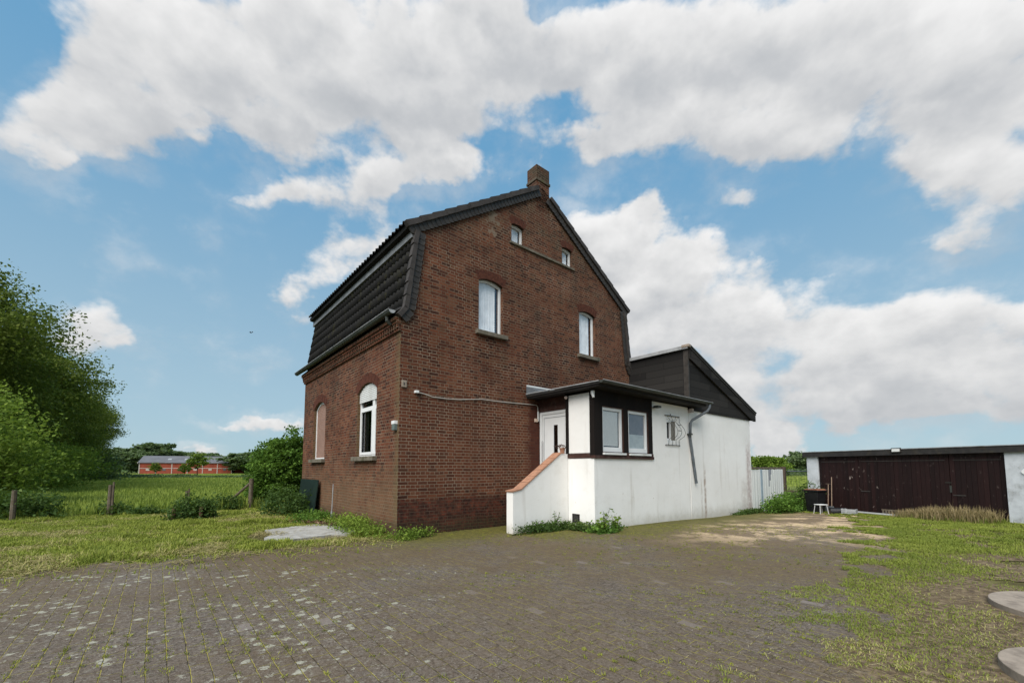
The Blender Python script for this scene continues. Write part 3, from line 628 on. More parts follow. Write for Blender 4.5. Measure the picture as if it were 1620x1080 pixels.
tag(tri_mesh('dry_clippings', v, None, rng.random(len(x))**1.2, leaf_mat('clippings', (.10, .065, .03), (.30, .24, .11), (.48, .42, .24), .1)), 'thin dry clippings strewn over the right side of the yard', 'clippings', kind='stuff')
# tufts of moss and grass standing in the joints
def d_moss(x, y):
    a, bb = to_house(x, y)
    return np.where(visible(x, y) & ~inhouse(x, y) & (left_edge(x, y) < 0) & (lineside(x, y, LB) < .5), sstep((fbm(x, y, .6, 3, 23)-.42)/.2)*.5+.10+.6*sstep((x+.5)/3)*sstep((fbm(x, y, 1.3, 3, 33)-.4)/.2), 0)
x, y = scatter(15000, -8, 10, 2.4, 12, d_moss)
# snap to joints of the stone pattern
a, bb = to_house(x, y); sh = UX*Cx+UY*Cy; a2 = np.round((a+sh)/.131)*.131-sh+rng.normal(size=len(a))*.01
x = Cx+UX*a2-UY*bb; y = Cy+UY*a2+UX*bb
nb = 12; sp_ = np.repeat(.5+1.2*rng.random(len(x))**2, nb); X = np.repeat(x, nb)+rng.normal(size=len(x)*nb)*.024*sp_; Y = np.repeat(y, nb)+rng.normal(size=len(x)*nb)*.019*sp_
sc_ = np.repeat(.5+1.1*rng.random(len(x))**2, nb)
grass_patch('joint_tufts', 'small yellow-green moss and grass tufts in the joints of the paving', X, Y, (.008+.016*rng.random(len(X)))*sc_, .0028, np.repeat(rng.random(len(x)), nb)*.7+.25*rng.random(len(X)), M['moss'], 1.6, lambda x, y: tz(x, y)+.008, 'moss')

def clump(name, label, cat, cx_, cy_, rx, ry, h, n, size, mat, zb=None, group=None, tlo=.0, thi=1.0, dome=True, rot=0):
    z0 = tzf(cx_, cy_) if zb is None else zb
    r = root(name, (cx_, cy_, z0), rot, label, cat, group)
    nc = max(6, n//55); ca = rng.random(nc)*2*np.pi; cr = np.sqrt(rng.random(nc))
    cc = np.stack([cr*np.cos(ca)*rx, cr*np.sin(ca)*ry, (rng.random(nc)**.8)*h*np.sqrt(np.clip(1-cr**2*.85, .05, 1))], 1)
    sz = np.array([rx, ry, h])*.20
    P = np.repeat(cc, n//nc, 0)+rng.normal(size=((n//nc)*nc, 3))*sz; P[:, 2] = np.abs(P[:, 2])
    t = np.repeat(rng.random(nc), n//nc)*.45+rng.random(len(P))*.35+.2*P[:, 2]/max(h, .01)
    tri_mesh('foliage', leaf_quads(P, size), None, tlo+(thi-tlo)*t, mat, r)
    mb = MB()
    for k in range(5):
        q = cc[rng.integers(nc)]; mb.tube([(0, 0, -.05), (q[0]*.7, q[1]*.7, q[2]*.6), tuple(q)], [.012, .008, .004], 5)
    mb.build('stem', M['bark'], r)
    return r

# ------------------------------------------------------------------ trees
def crown(parent, cs, nclus, per, size, mat, spread_=.55):
    Ps = []; T = []
    vol = np.array([c[3]*c[4]*c[5] for c in cs]); vol = vol/vol.sum()
    for (cx_, cy_, cz_, rx, ry, rz), f in zip(cs, vol):
        m_ = int(nclus*f); d = rng.normal(size=(m_, 3)); d /= np.linalg.norm(d, axis=1)[:, None]
        rr = (.62+.42*rng.random(m_))[:, None]; cc = np.array([cx_, cy_, cz_])+d*rr*np.array([rx, ry, rz]); cc[:, 2] = np.maximum(cc[:, 2], .3)
        tt = rng.random(m_); flatn = np.clip(rng.normal(size=(m_*per, 3)), -1.7, 1.7)*np.array([spread_, spread_, spread_*.55])
        Ps.append(np.repeat(cc, per, 0)+flatn*np.repeat(.6+.8*rng.random(m_), per)[:, None]); T.append(np.repeat(tt, per)*.5+rng.random(m_*per)*.45)
    P = np.concatenate(Ps); T = np.concatenate(T)
    return tri_mesh('crown', leaf_quads(P, size), None, T, mat, parent)
def trunk(parent, h, r, cs, mat=None, n=7):
    mb = MB(); mb.tube([(0, 0, -.2), (.05, .02, h*.3), (-.04, .06, h*.6), (.05, 0, h*.85)], [r, r*.8, r*.6, r*.3], 10)
    for k in range(n):
        c = cs[k % len(cs)]; z = h*(.25+.5*k/n); e = (c[0]+rng.normal()*c[3]*.4, c[1]+rng.normal()*c[4]*.4, c[2]+rng.normal()*c[5]*.3)
        mb.tube([(0, 0, z), (e[0]*.5, e[1]*.5, z+(e[2]-z)*.6), e], [r*.4, r*.25, r*.08], 6)
    return mb.build('trunk', mat or M['bark'], parent, smooth=True)
def tree(name, label, loc, h, w, nclus, per, size, mat, group=None, rz=0, lean=(0, 0), low=.12):
    r = root(name, loc, rz, label, 'tree', group)
    cs = [(0, 0, h*.55, w*.42, w*.42, h*.42)]
    for k in range(6):
        a = k*1.05+rng.random(); q = .5+.3*rng.random(); zz = h*(low+.15+.55*rng.random()); cs.append((math.cos(a)*w*.30*q*2, math.sin(a)*w*.30*q*2, zz, w*.26, w*.26, h*.17))
    cs.append((0, 0, h*.84, w*.24, w*.24, h*.15))
    trunk(r, h*.8, h*.022, cs); crown(r, cs, nclus, per, size, mat); return r
def copy_tree(o, loc, rz, sc, label):
    c = o.copy(); col.objects.link(c); c.location = loc; c.rotation_euler = (0, 0, rz); c.scale = (sc[0], sc[0], sc[1]); c['label'] = label
    for ch in list(o.children):
        k = ch.copy(); col.objects.link(k); k.parent = c
        for g_ in ch.children: q = g_.copy(); col.objects.link(q); q.parent = k
    return c
G = 'broadleaf trees in the row on the left'
T1 = tree('broadleaf_tree', 'nearest and tallest dark green broadleaf tree at the left edge of the photo', (-28.9, 21.5, 0), 12.8, 7.6, 520, 110, .082, M['leaf_tree'], G)
T2 = tree('broadleaf_tree', 'second broadleaf tree of the row, its crown just right of the tallest tree', (-35.0, 28.5, 0), 12.6, 8.0, 520, 110, .095, M['leaf_tree'], G)
for k, (px_, py_, rz, sx, szz, lab) in enumerate([(-41.8, 35.5, 2.1, 1.1, 1.0, 'third broadleaf tree of the row, counted from the left edge'), (-48.2, 42.5, 4.0, 1.1, 1.0, 'fourth broadleaf tree of the row, counted from the left edge'),
        (-54.6, 50, 1.1, 1.1, .98, 'fifth broadleaf tree of the row, next to last before the open field'), (-61.6, 59.5, 5.2, 1.15, .97, 'last broadleaf tree of the row, its crown leaning out over the field'), (-71, 69, .4, 1.0, .8, 'small broadleaf tree half hidden behind the far end of the row')]):
    copy_tree((T1, T2)[k % 2], (px_, py_, 0), rz, (sx*.95, szz), lab)
b1 = root('hazel_bush', (-18.3, 14.8, 0), 0, 'light green spreading bush hanging over the leftmost post', 'bush')
cs = [(0, 0, 2.0, 1.5, 1.6, 1.7), (-1.8, .3, 2.6, 2.0, 1.8, 2.2), (1.0, .3, 1.6, 1.1, 1.2, .8), (-2.6, -1.0, 1.7, 1.8, 1.6, 1.6)]
trunk(b1, 2.4, .08, cs); crown(b1, cs, 260, 85, .062, M['leaf_light'], .32)
b2 = root('hazel_bush', (-28.3, 20.0, 0), 0, 'yellowish green bushy undergrowth below the tallest tree', 'bush')
cs = [(0, 0, 2.4, 2.4, 2.2, 2.2), (1.6, 1.6, 1.9, 2, 2, 1.6), (-3, -1, 3, 2.4, 2, 2.6), (-1.0, 6.2, 1.6, 2.2, 3, 1.6), (-6, 12, 1.8, 2.6, 3.4, 1.8)]
trunk(b2, 2.8, .1, cs); crown(b2, cs, 330, 75, .085, M['leaf_light'], .45)
b3 = root('willow_bush', (-51.5, 52.5, 0), 0, 'low grey-green bush at the foot of the far end of the tree row', 'bush')
cs = [(0, 0, 1.8, 2.6, 2.2, 1.9), (-3, -3, 1.6, 2.4, 2.2, 1.5)]
trunk(b3, 2.0, .08, cs); crown(b3, cs, 110, 60, .16, M['leaf_far'], .5)
# bush beside the house
b4 = root('hornbeam_bush', (-9.65, 17.9, 0), 0, 'tall fresh green bush standing beside the brick house and the brace post', 'bush')
cs = [(0, 0, 1.55, 1.15, 1.2, 1.25), (.35, 0, 2.6, .55, .6, .62), (-.6, 0, 2.3, .5, .5, .55), (.8, .4, 1.9, .7, .8, .8), (-.3, 0, .7, 1.15, 1.1, .6)]
trunk(b4, 2.4, .05, cs); crown(b4, cs, 460, 52, .062, M['leaf_bush'], .17)
# far trees
GF = 'trees behind the red barn'
F1 = tree('woodland_tree', 'dark tree behind the left end of the red barn', (-128, 150, 0), 10.5, 13, 130, 45, .55, M['leaf_far'], GF)
FL = ['%s tree of the far wood behind the barn, from its left' % q for q in ('second', 'third', 'fourth', 'fifth', 'sixth', 'seventh', 'eighth', 'ninth')]+['low tree between the barn and the tall bush', 'lowest tree of the far wood, touching the tall bush beside the house', 'far tree nearest to the end of the tall tree row', 'far tree just left of the barn corner']
k = 0
for (px_, d, hs) in [(222, 165, .95), (240, 158, .9), (262, 170, 1.02), (285, 160, .86), (305, 172, .9), (325, 165, .80), (345, 175, .76), (362, 168, .70), (384, 140, .74), (398, 130, .72), (190, 150, .98), (208, 140, .8)]:
    k += 1; copy_tree(F1, ((px_-810)/671*d, d, 0), k*1.3, (.95+.1*(k % 3), hs*.84), FL[k-1])
GR = 'distant trees seen over the white fence'
tree('round_tree', 'rounded distant tree showing just right of the white annex wall', (52.5, 88, 0), 3.9, 6.0, 120, 45, .26, M['leaf_light'], GR)
tree('round_tree', 'darker distant tree showing just left of the garage roof', (76, 112, 0), 5.9, 8.4, 120, 45, .34, M['leaf_far'], GR)
tree('round_tree', 'low pale distant tree between the two larger ones over the fence', (66, 105, 0), 2.9, 5.0, 60, 40, .26, M['leaf_light'], GR)
# far hedges seen through the gap
x, y = scatter(26000, 30, 120, 78, 100, lambda x, y: np.exp(-((y-90)/1.3)**2)); v = leaf_quads(np.stack([x, y, rng.random(len(x))*1.3], 1), .3)
tag(tri_mesh('far_hedge', v, None, .1+.4*rng.random(len(x)), M['leaf_far']), 'far dark hedge across the field behind the garage gap', 'hedge', kind='stuff')

# young trees in front of the barn
y1 = root('sapling', (-50.5, 68, 0), 0, 'young tree with a light green crown in front of the middle of the red barn', 'tree', 'young trees before the barn')
cs = [(0, 0, 2.6, 1.3, 1.3, 1.1), (.2, 0, 3.6, .7, .7, .9), (1.2, .3, 2.6, .9, .9, .6), (-1.0, 0, 2.4, .8, .8, .6)]
trunk(y1, 3.2, .07, cs); crown(y1, cs, 70, 34, .13, M['leaf_light'], .22)
y2 = copy_tree(y1, (-54, 70, 0), 1.9, (.65, .55), 'small yellowish sapling before the left part of the red barn')
y3 = copy_tree(y1, (-60.5, 72, 0), 3.1, (.6, .6), 'thin sapling at the left corner of the red barn')

# ------------------------------------------------------------------ brick house
house = root('brick_house', hw(0, 0), HROT, 'two storey dark red brick house with black mansard roof and a chimney on its gable', 'house')
GW, GD = 9.05, 8.3
def gp(a, b, d): return (a, d, b)          # gable plane, depth inwards
def lp(a, b, d): return (d, a, b)          # left wall plane
uw = [(2.21, 3.03, 5.22, 6.62, .09), (6.26, 7.08, 5.30, 6.70, .09)]; aw = [(3.35, 3.83, 8.08, 8.62, .05), (5.47, 5.95, 8.10, 8.64, .05)]
outline = [(0, -.5), (GW, -.5), (GW, 5.25), (8.70, 7.35), (4.92, 9.93), (4.90, 9.96), (4.36, 9.96), (4.34, 9.93), (.40, 7.35), (.05, 5.25), (0, 5.12)]
wall_holes(outline, [arch(*w) for w in uw+aw], .30, gp).build('gable_wall', M['brick_gable'], house)
lw = [(1.33, 2.67, 1.86, 3.60, .22), (5.60, 6.94, 1.86, 3.60, .22)]
wall_holes([(.30, -.5), (GD-.3, -.5), (GD-.3, 5.1), (.30, 5.1)], [arch(*w) for w in lw], .30, lp)
mb = wall_holes([(.30, -.5), (GD, -.5), (GD, 5.1), (.30, 5.1)], [arch(*w) for w in lw], .30, lp); side = mb.build('side_wall', M['brick_left'], house)
# face of the corner, so that side masonry runs to the corner
mb = MB(); mb.box(-.003, -.003+.003, -.5, -.001+0, .30, 4.73); mb.build('corner_facing', M['brick_left'], house)
mb = MB(); mb.box(GW-.30, .30, -.5, GW, GD, 5.25); mb.box(.30, GD-.3, -.5, GW-.3, GD, 5.2); mb.build('rear_wall', M['brick'], house)
mb = MB(); mb.prism([(.05, 5.1), (.40, 7.3), (4.55, 10.0), (8.7, 7.3), (GW, 5.1)], lambda a, b: (a, GD-.2, b), lambda a, b: (a, GD, b)); mb.build('rear_gable', M['brick'], house)
# arches of upright bricks
def arch_bricks(name, w, place, hgt=.24, proud=.004, n=None):
    x0, x1, z0, z1, rise = w; wd = (x1-x0)/2; r = (wd*wd+rise*rise)/(2*rise); cx_ = (x0+x1)/2; cz = z1+rise-r; a = math.asin(wd/r)*1.06
    n = n or int(2*a*r/.068); mb = MB()
    for i in range(n):
        t0 = -a+2*a*(i+.07)/n; t1 = -a+2*a*(i+.93)/n; ro = r+hgt*(1+.02*((i*7) % 3))
        q = [(cx_+r*math.sin(t0), cz+r*math.cos(t0)), (cx_+r*math.sin(t1), cz+r*math.cos(t1)), (cx_+ro*math.sin(t1), cz+ro*math.cos(t1)), (cx_+ro*math.sin(t0), cz+ro*math.cos(t0))]
        dd = -proud-.002*((i*5) % 3)
        mb.prism(q, lambda p, z: place(p, z, dd), lambda p, z: place(p, z, .02))
    return mb.build(name, M['arch'], house)
for w in uw: arch_bricks('window_arch', w, gp, .24)
for w in aw: arch_bricks('window_arch', w, gp, .22)
for w in lw: arch_bricks('window_arch', w, lp, .25)
# sills
for (x0, x1, z) in ((2.10, 3.14, 5.22), (6.15, 7.19, 5.28)):
    mb = MB(); mb.box(x0, -.11, z-.115, x1, .05, z-.003); mb.build('window_sill', M['stone'], house, bevel=.008)
for w in lw:
    mb = MB(); mb.box(-.12, w[0]-.10, w[2]-.12, .05, w[1]+.10, w[2]-.003); mb.build('window_sill', M['stone'], house, bevel=.008)
mb = MB(); mb.box(3.28, -.05, 8.01, 6.02, .02, 8.075); mb.build('string_course', M['stone'], house, bevel=.006)
# windows
def window(w, place, dep, kind, frame_mat=M['pvc'], fw=.055, arched=True):
    x0, x1, z0, z1, rise = w
    outer = arch(x0, x1, z0, z1, rise); inner = arch(x0+fw, x1-fw, z0+fw, z1-fw*.8, rise*.95)
    fr = wall_holes(outer, [inner], .07, lambda a, b, d: place(a, b, dep+d)).build('window', frame_mat, house, bevel=.004)
    mb = MB(); mb.add([place(a, b, dep+.04) for a, b in inner], [tuple(range(len(inner)))]); mb.build('pane', M['glass'] if kind != 'dark' else M['glass_dark'], fr)
    # reveal room
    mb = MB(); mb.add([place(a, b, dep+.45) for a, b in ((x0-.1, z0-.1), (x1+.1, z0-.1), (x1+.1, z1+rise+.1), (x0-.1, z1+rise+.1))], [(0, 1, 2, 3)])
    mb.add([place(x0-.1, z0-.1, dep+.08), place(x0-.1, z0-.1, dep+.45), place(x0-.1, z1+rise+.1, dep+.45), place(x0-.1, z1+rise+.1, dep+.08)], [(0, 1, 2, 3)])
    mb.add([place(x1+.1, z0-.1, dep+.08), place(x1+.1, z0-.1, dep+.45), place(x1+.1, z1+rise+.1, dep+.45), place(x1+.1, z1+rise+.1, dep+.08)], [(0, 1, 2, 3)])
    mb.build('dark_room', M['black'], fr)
    if kind == 'net':
        mb = MB(); n = 40; vs = []
        for i in range(n+1):
            q = x0+fw+(x1-x0-2*fw)*(i/n)*.86; dd = dep+.10+.012*math.sin(i*1.7)+.006*math.sin(i*.6)
            vs += [place(q, z0+.05, dd), place(q, z1+rise*.6, dd)]
        mb.add(vs, [(2*i, 2*i+2, 2*i+3, 2*i+1) for i in range(n)])
        # scalloped lace edge
        xe = x0+fw+(x1-x0-2*fw)*.86; k = int((z1-z0)/.07)
        for i in range(k):
            z = z0+.06+i*.07; mb.add([place(xe, z, dep+.10), place(xe+.028, z+.012, dep+.10), place(xe+.028, z+.045, dep+.10), place(xe, z+.057, dep+.10)], [(0, 1, 2, 3)])
        mb.build('net_curtain', M['curtain'], fr)
    return fr
for w in uw: window(w, gp, .10, 'net')
for w in aw: window(w, gp, .10, 'net', fw=.05)
# side windows
f1 = window(lw[0], lp, .085, 'dark', fw=.06)
mb = MB(); x0, x1, z0, z1, rise = lw[0]
mb.box(.072, 1.62, z0+.05, .12, 1.76, z1-.24); f = mb.build('mullion', M['pvc'], f1, bevel=.004)
mb = MB(); mb.box(.076, x0+.05, 3.12, .125, 1.618, 3.19); mb.box(.076, 1.762, 3.12, .125, x1-.05, 3.19); mb.build('transom', M['pvc'], f1)
for (a0, a1) in ((x0+.05, 1.618), (1.762, x1-.05)):
    mb = wall_holes([(a0, z0+.05), (a1, z0+.05), (a1, 3.118), (a0, 3.118)], [[(a0+.045, z0+.12), (a1-.075, z0+.12), (a1-.075, 3.075), (a0+.045, 3.075)]], .03, lambda a, b_, d: lp(a, b_, .085-.016+d)); mb.build('sash', M['pvc'], f1)
mb = MB(); zz = z1-.26; i = 0
while zz < z1+rise:
    half = (x1-x0)/2
    if zz > z1: rr = (half*half+rise*rise)/(2*rise); half = math.sqrt(max(.001, rr*rr-(zz+.03-(z1+rise-rr))**2))
    mb.box(.050, (x0+x1)/2-half+.03, zz, .072, (x0+x1)/2+half-.03, zz+.040); zz += .050; i += 1
mb.build('roller_shutter', M['pvc_dirty'], f1)
mb = MB(); mb.box(.060, x0+.05, z1-.24, .070, x1-.05, z1+rise*.55); mb.build('shutter_backing', M['dark'], f1)
mb = MB()
for a0 in (x0+.12, 2.25):
    for i in range(5): mb.box(.16+.02*(i % 2), a0+i*.05, z0+.1, .17+.02*(i % 2), a0+i*.05+.04, z1-.3)
mb.build('curtain', simple('grey_curtain', (.10, .11, .11), .9, .2, 6), f1)
# second: pink shutter closed
x0, x1, z0, z1, rise = lw[1]
fr = wall_holes(arch(*lw[1]), [arch(x0+.07, x1-.07, z0+.05, z1-.05, rise*.92)], .06, lambda a, b_, d: lp(a, b_, .085+d)).build('window', M['pvc'], house)
mb = MB(); zz = z0+.05; i = 0
while zz < z1+rise-.05:
    half = (x1-x0)/2-.06
    if zz > z1-.06: hf = (x1-x0)/2; rr = (hf*hf+rise*rise)/(2*rise); half = math.sqrt(max(.001, rr*rr-(zz+.05-(z1+rise-rr))**2))-.06
    mb.box(.10, (x0+x1)/2-half, zz, .125, (x0+x1)/2+half, zz+.034); mb.box(.112, (x0+x1)/2-half, zz+.034, .125, (x0+x1)/2+half, zz+.04); zz += .040
mb.build('roller_shutter', M['shutter_pink'], fr)
# corbelled frieze under the eaves
mb = MB(); mb.box(-.05, -.02, 4.735, 0, GD+.02, 4.80)
i = 0
while i*.135 < GD: mb.box(-.09, i*.135, 4.80, 0, i*.135+.075, 4.90); i += 1
mb.box(-.075, 0, 4.80, 0, .10, 4.92)
mb.box(-.11, -.01, 4.90, 0, GD+.01, 4.97); mb.box(-.15, 0, 4.97, .02, GD, 5.05); mb.build('frieze', M['brick'], house)
# roof
def tile_slope(mb, p0, p1, v0, v1, rows, pitch, side_, amp=.045, lift=.03, ovl=.05):
    """tiled slope from p0 (eaves) to p1 (top) in (u,z); runs v0..v1"""
    d = Vector((p1[0]-p0[0], p1[1]-p0[1])); L = d.length; d /= L; nrm = Vector((-d.y, d.x))
    if nrm.y < 0: nrm = -nrm
    if abs(d.x) < .35: nrm = Vector((-side_*abs(nrm.x), abs(nrm.y))) if True else nrm
    nw = int(round((v1-v0)/pitch)); prof = [(0, 0), (.12, .55), (.28, 1), (.45, .65), (.6, .1), (.8, -.15), (1, 0)]
    for r in range(rows):
        s0 = L*r/rows-(ovl if r else 0); s1 = L*(r+1)/rows
        vs = []
        for i in range(nw):
            for (t, hgt) in prof[:-1]:
                vv = v0+(i+t)*pitch; jit = .003*math.sin(i*12.9+r*7.7)
                b0 = Vector(p0)+d*(s0+jit)+nrm*(lift+hgt*amp); b1 = Vector(p0)+d*s1+nrm*(hgt*amp+.004); bb = Vector(p0)+d*(s0+jit)+nrm*(lift+hgt*amp-.016)
                vs += [(bb.x, vv, bb.y), (b0.x, vv, b0.y), (b1.x, vv, b1.y)]
        n = len(vs)//3; fs = []
        for i in range(n-1): a = 3*i; fs += [(a, a+3, a+4, a+1), (a+1, a+4, a+5, a+2)]
        mb.add(vs, fs)
RL = MB(); V0, V1 = -.02, 8.42
# bodies (thickness) under the tiles
body = MB()
prof_l = [(.33, 7.24), (.08, 5.30), (-.12, 5.10), (-.12, 5.04), (0.08, 5.04), (.45, 7.30)]
body.prism(prof_l, lambda a, b_: (a, .05, b_), lambda a, b_: (a, V1, b_))
body.prism([(GW-a, b_) for a, b_ in prof_l], lambda a, b_: (a, .05, b_), lambda a, b_: (a, V1, b_))
pu = [(.10, 7.37), (.12, 7.27), (.36, 7.25), (4.55, 9.98), (GW-.36, 7.25), (GW-.12, 7.27), (GW-.10, 7.37), (4.55, 10.23)]
body.prism(pu, lambda a, b_: (a, -.0, b_), lambda a, b_: (a, V1, b_))
roof = body.build('roof', M['dark'], house)
mb = MB()
tile_slope(mb, (.07, 5.33), (.34, 7.18), V0+.03, V1, 6, .205, 1)
tile_slope(mb, (-.15, 5.12), (.08, 5.33), V0+.03, V1, 1, .205, 1)
mb.build('mansard_tiles', M['tile'], roof, smooth=True)
mb = MB(); tile_slope(mb, (.05, 7.35), (4.50, 10.24), V0, V1, 14, .205, 1); 
def mirror(mbx): mbx.v = [(GW-p[0], p[1], p[2]) for p in mbx.v]; return mbx
mb.build('upper_tiles', M['tile'], roof, smooth=True)
mb = MB(); tile_slope(mb, (.05, 7.35), (4.50, 10.24), V0, V1, 14, .205, 1); mirror(mb).build('upper_tiles', M['tile'], roof, smooth=True)
mb = MB(); tile_slope(mb, (.07, 5.33), (.34, 7.18), V0+.03, V1, 6, .205, 1); tile_slope(mb, (-.15, 5.12), (.08, 5.33), V0+.03, V1, 1, .205, 1); mirror(mb).build('mansard_tiles', M['tile'], roof, smooth=True)
mb = MB(); mb.tube([(4.55, .45, 10.27), (4.55, V1, 10.27)], .10, 10); mb.build('ridge_tiles', M['tile_verge'], roof)
# metal flashing on the knee
mb = MB(); mb.prism([(.255, 7.07), (.345, 7.07), (.36, 7.245), (.268, 7.25)], lambda a, b_: (a-.035, -.03, b_), lambda a, b_: (a-.035, V1, b_)); mb.build('knee_flashing', simple('flashing_grey', (.16, .165, .17), .6, .3, 4), roof)
# verges: cap tiles + hanging slates along a line
def verge(pts, mirrored=False, u_stop=None):
    cap = MB(); sl = MB()
    for (p0, p1, n, capw, slw) in pts:
        d = Vector((p1[0]-p0[0], p1[1]-p0[1])); L = d.length; d /= L; inn = Vector((d.y, -d.x))
        for i in range(n):
            a = Vector(p0)+d*(L*i/n-.02); b_ = Vector(p0)+d*(L*(i+1)/n)
            o0 = -inn*.030; o1 = -inn*.004
            q = [a+o0, b_+o1, b_+inn*capw, a+inn*(capw-.01)]
            t = .006*(i % 2)
            cap.prism([(w_.x, w_.y) for w_ in q], lambda x_, z_: (x_, -.105-t, z_), lambda x_, z_: (x_, .04, z_))
        ns = int(L/.135)
        for i in range(ns):
            a = Vector(p0)+d*(L*i/ns); b_ = Vector(p0)+d*(L*(i+1)/ns+.03)
            q = [a+inn*(capw-.01), b_+inn*(capw-.01), b_+inn*(capw+slw), (a+b_)/2+inn*(capw+slw+.006), a+inn*(capw+slw-.02)]
            y0 = -.065; tl = .012
            sl.add([(q[0].x, y0, q[0].y), (q[1].x, y0+tl, q[1].y), (q[2].x, y0+tl, q[2].y), (q[3].x, y0, q[3].y), (q[4].x, y0, q[4].y),
                    (q[0].x, y0+.045, q[0].y), (q[1].x, y0+.045, q[1].y), (q[2].x, y0+.045, q[2].y), (q[3].x, y0+.045, q[3].y), (q[4].x, y0+.045, q[4].y)],
                   [(0, 1, 2, 3, 4), (5, 6, 7, 8, 9), (0, 1, 6, 5), (1, 2, 7, 6), (2, 3, 8, 7), (3, 4, 9, 8), (4, 0, 5, 9)])
    if mirrored: mirror(cap); mirror(sl)
    cap.build('verge_tiles', M['tile_verge'], roof); sl.build('verge_slates', M['slate'], roof)
VG = [((-.10, 5.10), (.06, 5.33), 1, .10, .17), ((.05, 5.30), (.30, 7.25), 6, .10, .18), ((.06, 7.38), (4.33, 10.17), 12, .12, .18)]
VG2 = VG[:2]+[((.06, 7.38), (4.14, 10.05), 12, .12, .18)]
verge(VG); verge(VG2, True)
# gutter
def half_gutter(mb, pts, r, n=8, close=True):
    for (a, b_) in zip(pts[:-1], pts[1:]):
        a = Vector(a); b_ = Vector(b_); d = (b_-a).normalized(); s = d.cross(Vector((0, 0, 1))).normalized()
        ring = [(math.cos(math.pi*k/n+math.pi), math.sin(math.pi*k/n+math.pi)) for k in range(n+1)]
        vo = [p+s*c_*rr+Vector((0, 0, s2*rr)) for p in (a, b_) for rr in (r, r-.008) for c_, s2 in ring]; m_ = n+1; fs = []
        for k in range(n): fs += [(k, k+1, 2*m_+k+1, 2*m_+k), (m_+k, m_+k+1, 3*m_+k+1, 3*m_+k)]
        fs += [(0, m_, 3*m_, 2*m_), (n, m_+n, 3*m_+n, 2*m_+n)]
        if close: fs += [tuple(range(m_)), tuple(2*m_+k for k in range(m_))]
        mb.add(vo, fs)
    return mb
g = half_gutter(MB(), [(-.24, -.03, 5.17), (-.24, 8.62, 5.17)], .078); gut = g.build('gutter', M['zinc'], house, smooth=False)
mb = MB(); mb.tube([(-.325, -.03, 5.175), (-.325, 8.62, 5.175)], .011, 6); mb.build('gutter_bead', M['zinc_light'], gut)
mb = MB(); mb.add([(-.24+.082*math.cos(math.pi*k/8+math.pi), -.042, 5.17+.082*math.sin(math.pi*k/8+math.pi)) for k in range(9)], [tuple(range(9))]); mb.build('gutter_end', M['zinc_light'], gut)
mb = MB(); mb.tube([(-.22, .28, 5.10), (-.22, .28, 5.0), (-.12, .28, 4.93)], .045, 8); mb.build('gutter_outlet', M['zinc'], gut)
# chimney
ch = MB(); ch.box(4.36, .0, 9.5, 4.90, .42, 10.42); chm = ch.build('chimney', M['brick'], house)
mb = MB(); mb.box(4.33, -.03, 10.42, 4.93, .45, 10.50); mb.build('chimney_band', M['chim'], chm, bevel=.008)
mb = MB(); mb.box(4.355, -.008, 10.50, 4.905, .425, 10.93); mb.build('chimney_head', brick_mat('chimney_brick', 'chimney'), chm, bevel=.006)
mb = MB(); mb.add([(4.345, .02, 9.98), (4.345, .42, 9.98), (4.345, .42, 10.22), (4.345, .3, 10.2), (4.345, .02, 10.10), (4.358, .02, 9.98), (4.358, .42, 9.98), (4.358, .42, 10.22), (4.358, .3, 10.2), (4.358, .02, 10.10)], [(0, 1, 2, 3, 4), (5, 6, 7, 8, 9), (0, 1, 6, 5), (2, 3, 8, 7), (3, 4, 9, 8)]); mb.build('chimney_flashing', M['zinc_light'], chm)
# cable, wall boxes
mb = MB(); mb.tube([(.42, -.03, 3.34), (.62, -.02, 3.32), (.85, -.02, 3.27), (1.25, -.02, 3.27), (1.6, -.02, 3.285), (2.3, -.02, 3.37), (2.8, -.02, 3.365), (3.4, -.02, 3.375), (4.0, -.02, 3.395), (4.28, -.02, 3.40), (4.34, -.02, 3.36), (4.36, -.02, 3.2)], .011, 6)
mb.build('wall_cable', M['cable'], house)
mb = MB(); mb.box(4.345, -.04, 2.93, 4.375, 0, 3.22); mb.build('cable_duct', M['pvc_dirty'], house)
mb = MB(); mb.box(.36, -.09, 3.31, .45, 0, 3.37); mb.build('junction_box', M['pvc'], house, bevel=.006)
mb = MB(); mb.box(4.22, -.05, 2.90, 4.33, 0, 3.0); mb.build('doorbell', M['lampbeige'], house, bevel=.006)
mb = MB(); mb.box(.04, -.035, 3.42, .16, 0, 3.58); lb = mb.build('wall_plate', M['concrete'], house, bevel=.006)
mb = MB(); mb.box(.08, -.045, 3.47, .10, -.034, 3.53); mb.build('plate_knob', M['iron'], lb)
mb = MB(); mb.box(-.09, .06, 2.56, 0, .22, 2.64); bx_ = mb.build('meter_box', M['pvc'], house, bevel=.006)
mb = MB(); mb.box(-.085, .07, 2.42, 0, .21, 2.557); mb.build('meter_body', simple('meter_grey', (.12, .15, .14), .5, .2, 8), bx_, bevel=.006)

# ------------------------------------------------------------------ white annex
AO = (4.21, -2.21, 0)
annex = root('white_annex', hw(*AO), HROT, 'white rendered annex with dark timber porch, flat roof and black shingled upper part', 'annex')
def A(mb, name, mat, parent=None, **k): return mb.build(name, mat, parent or annex, org=AO, **k)
F_ = AO[1]
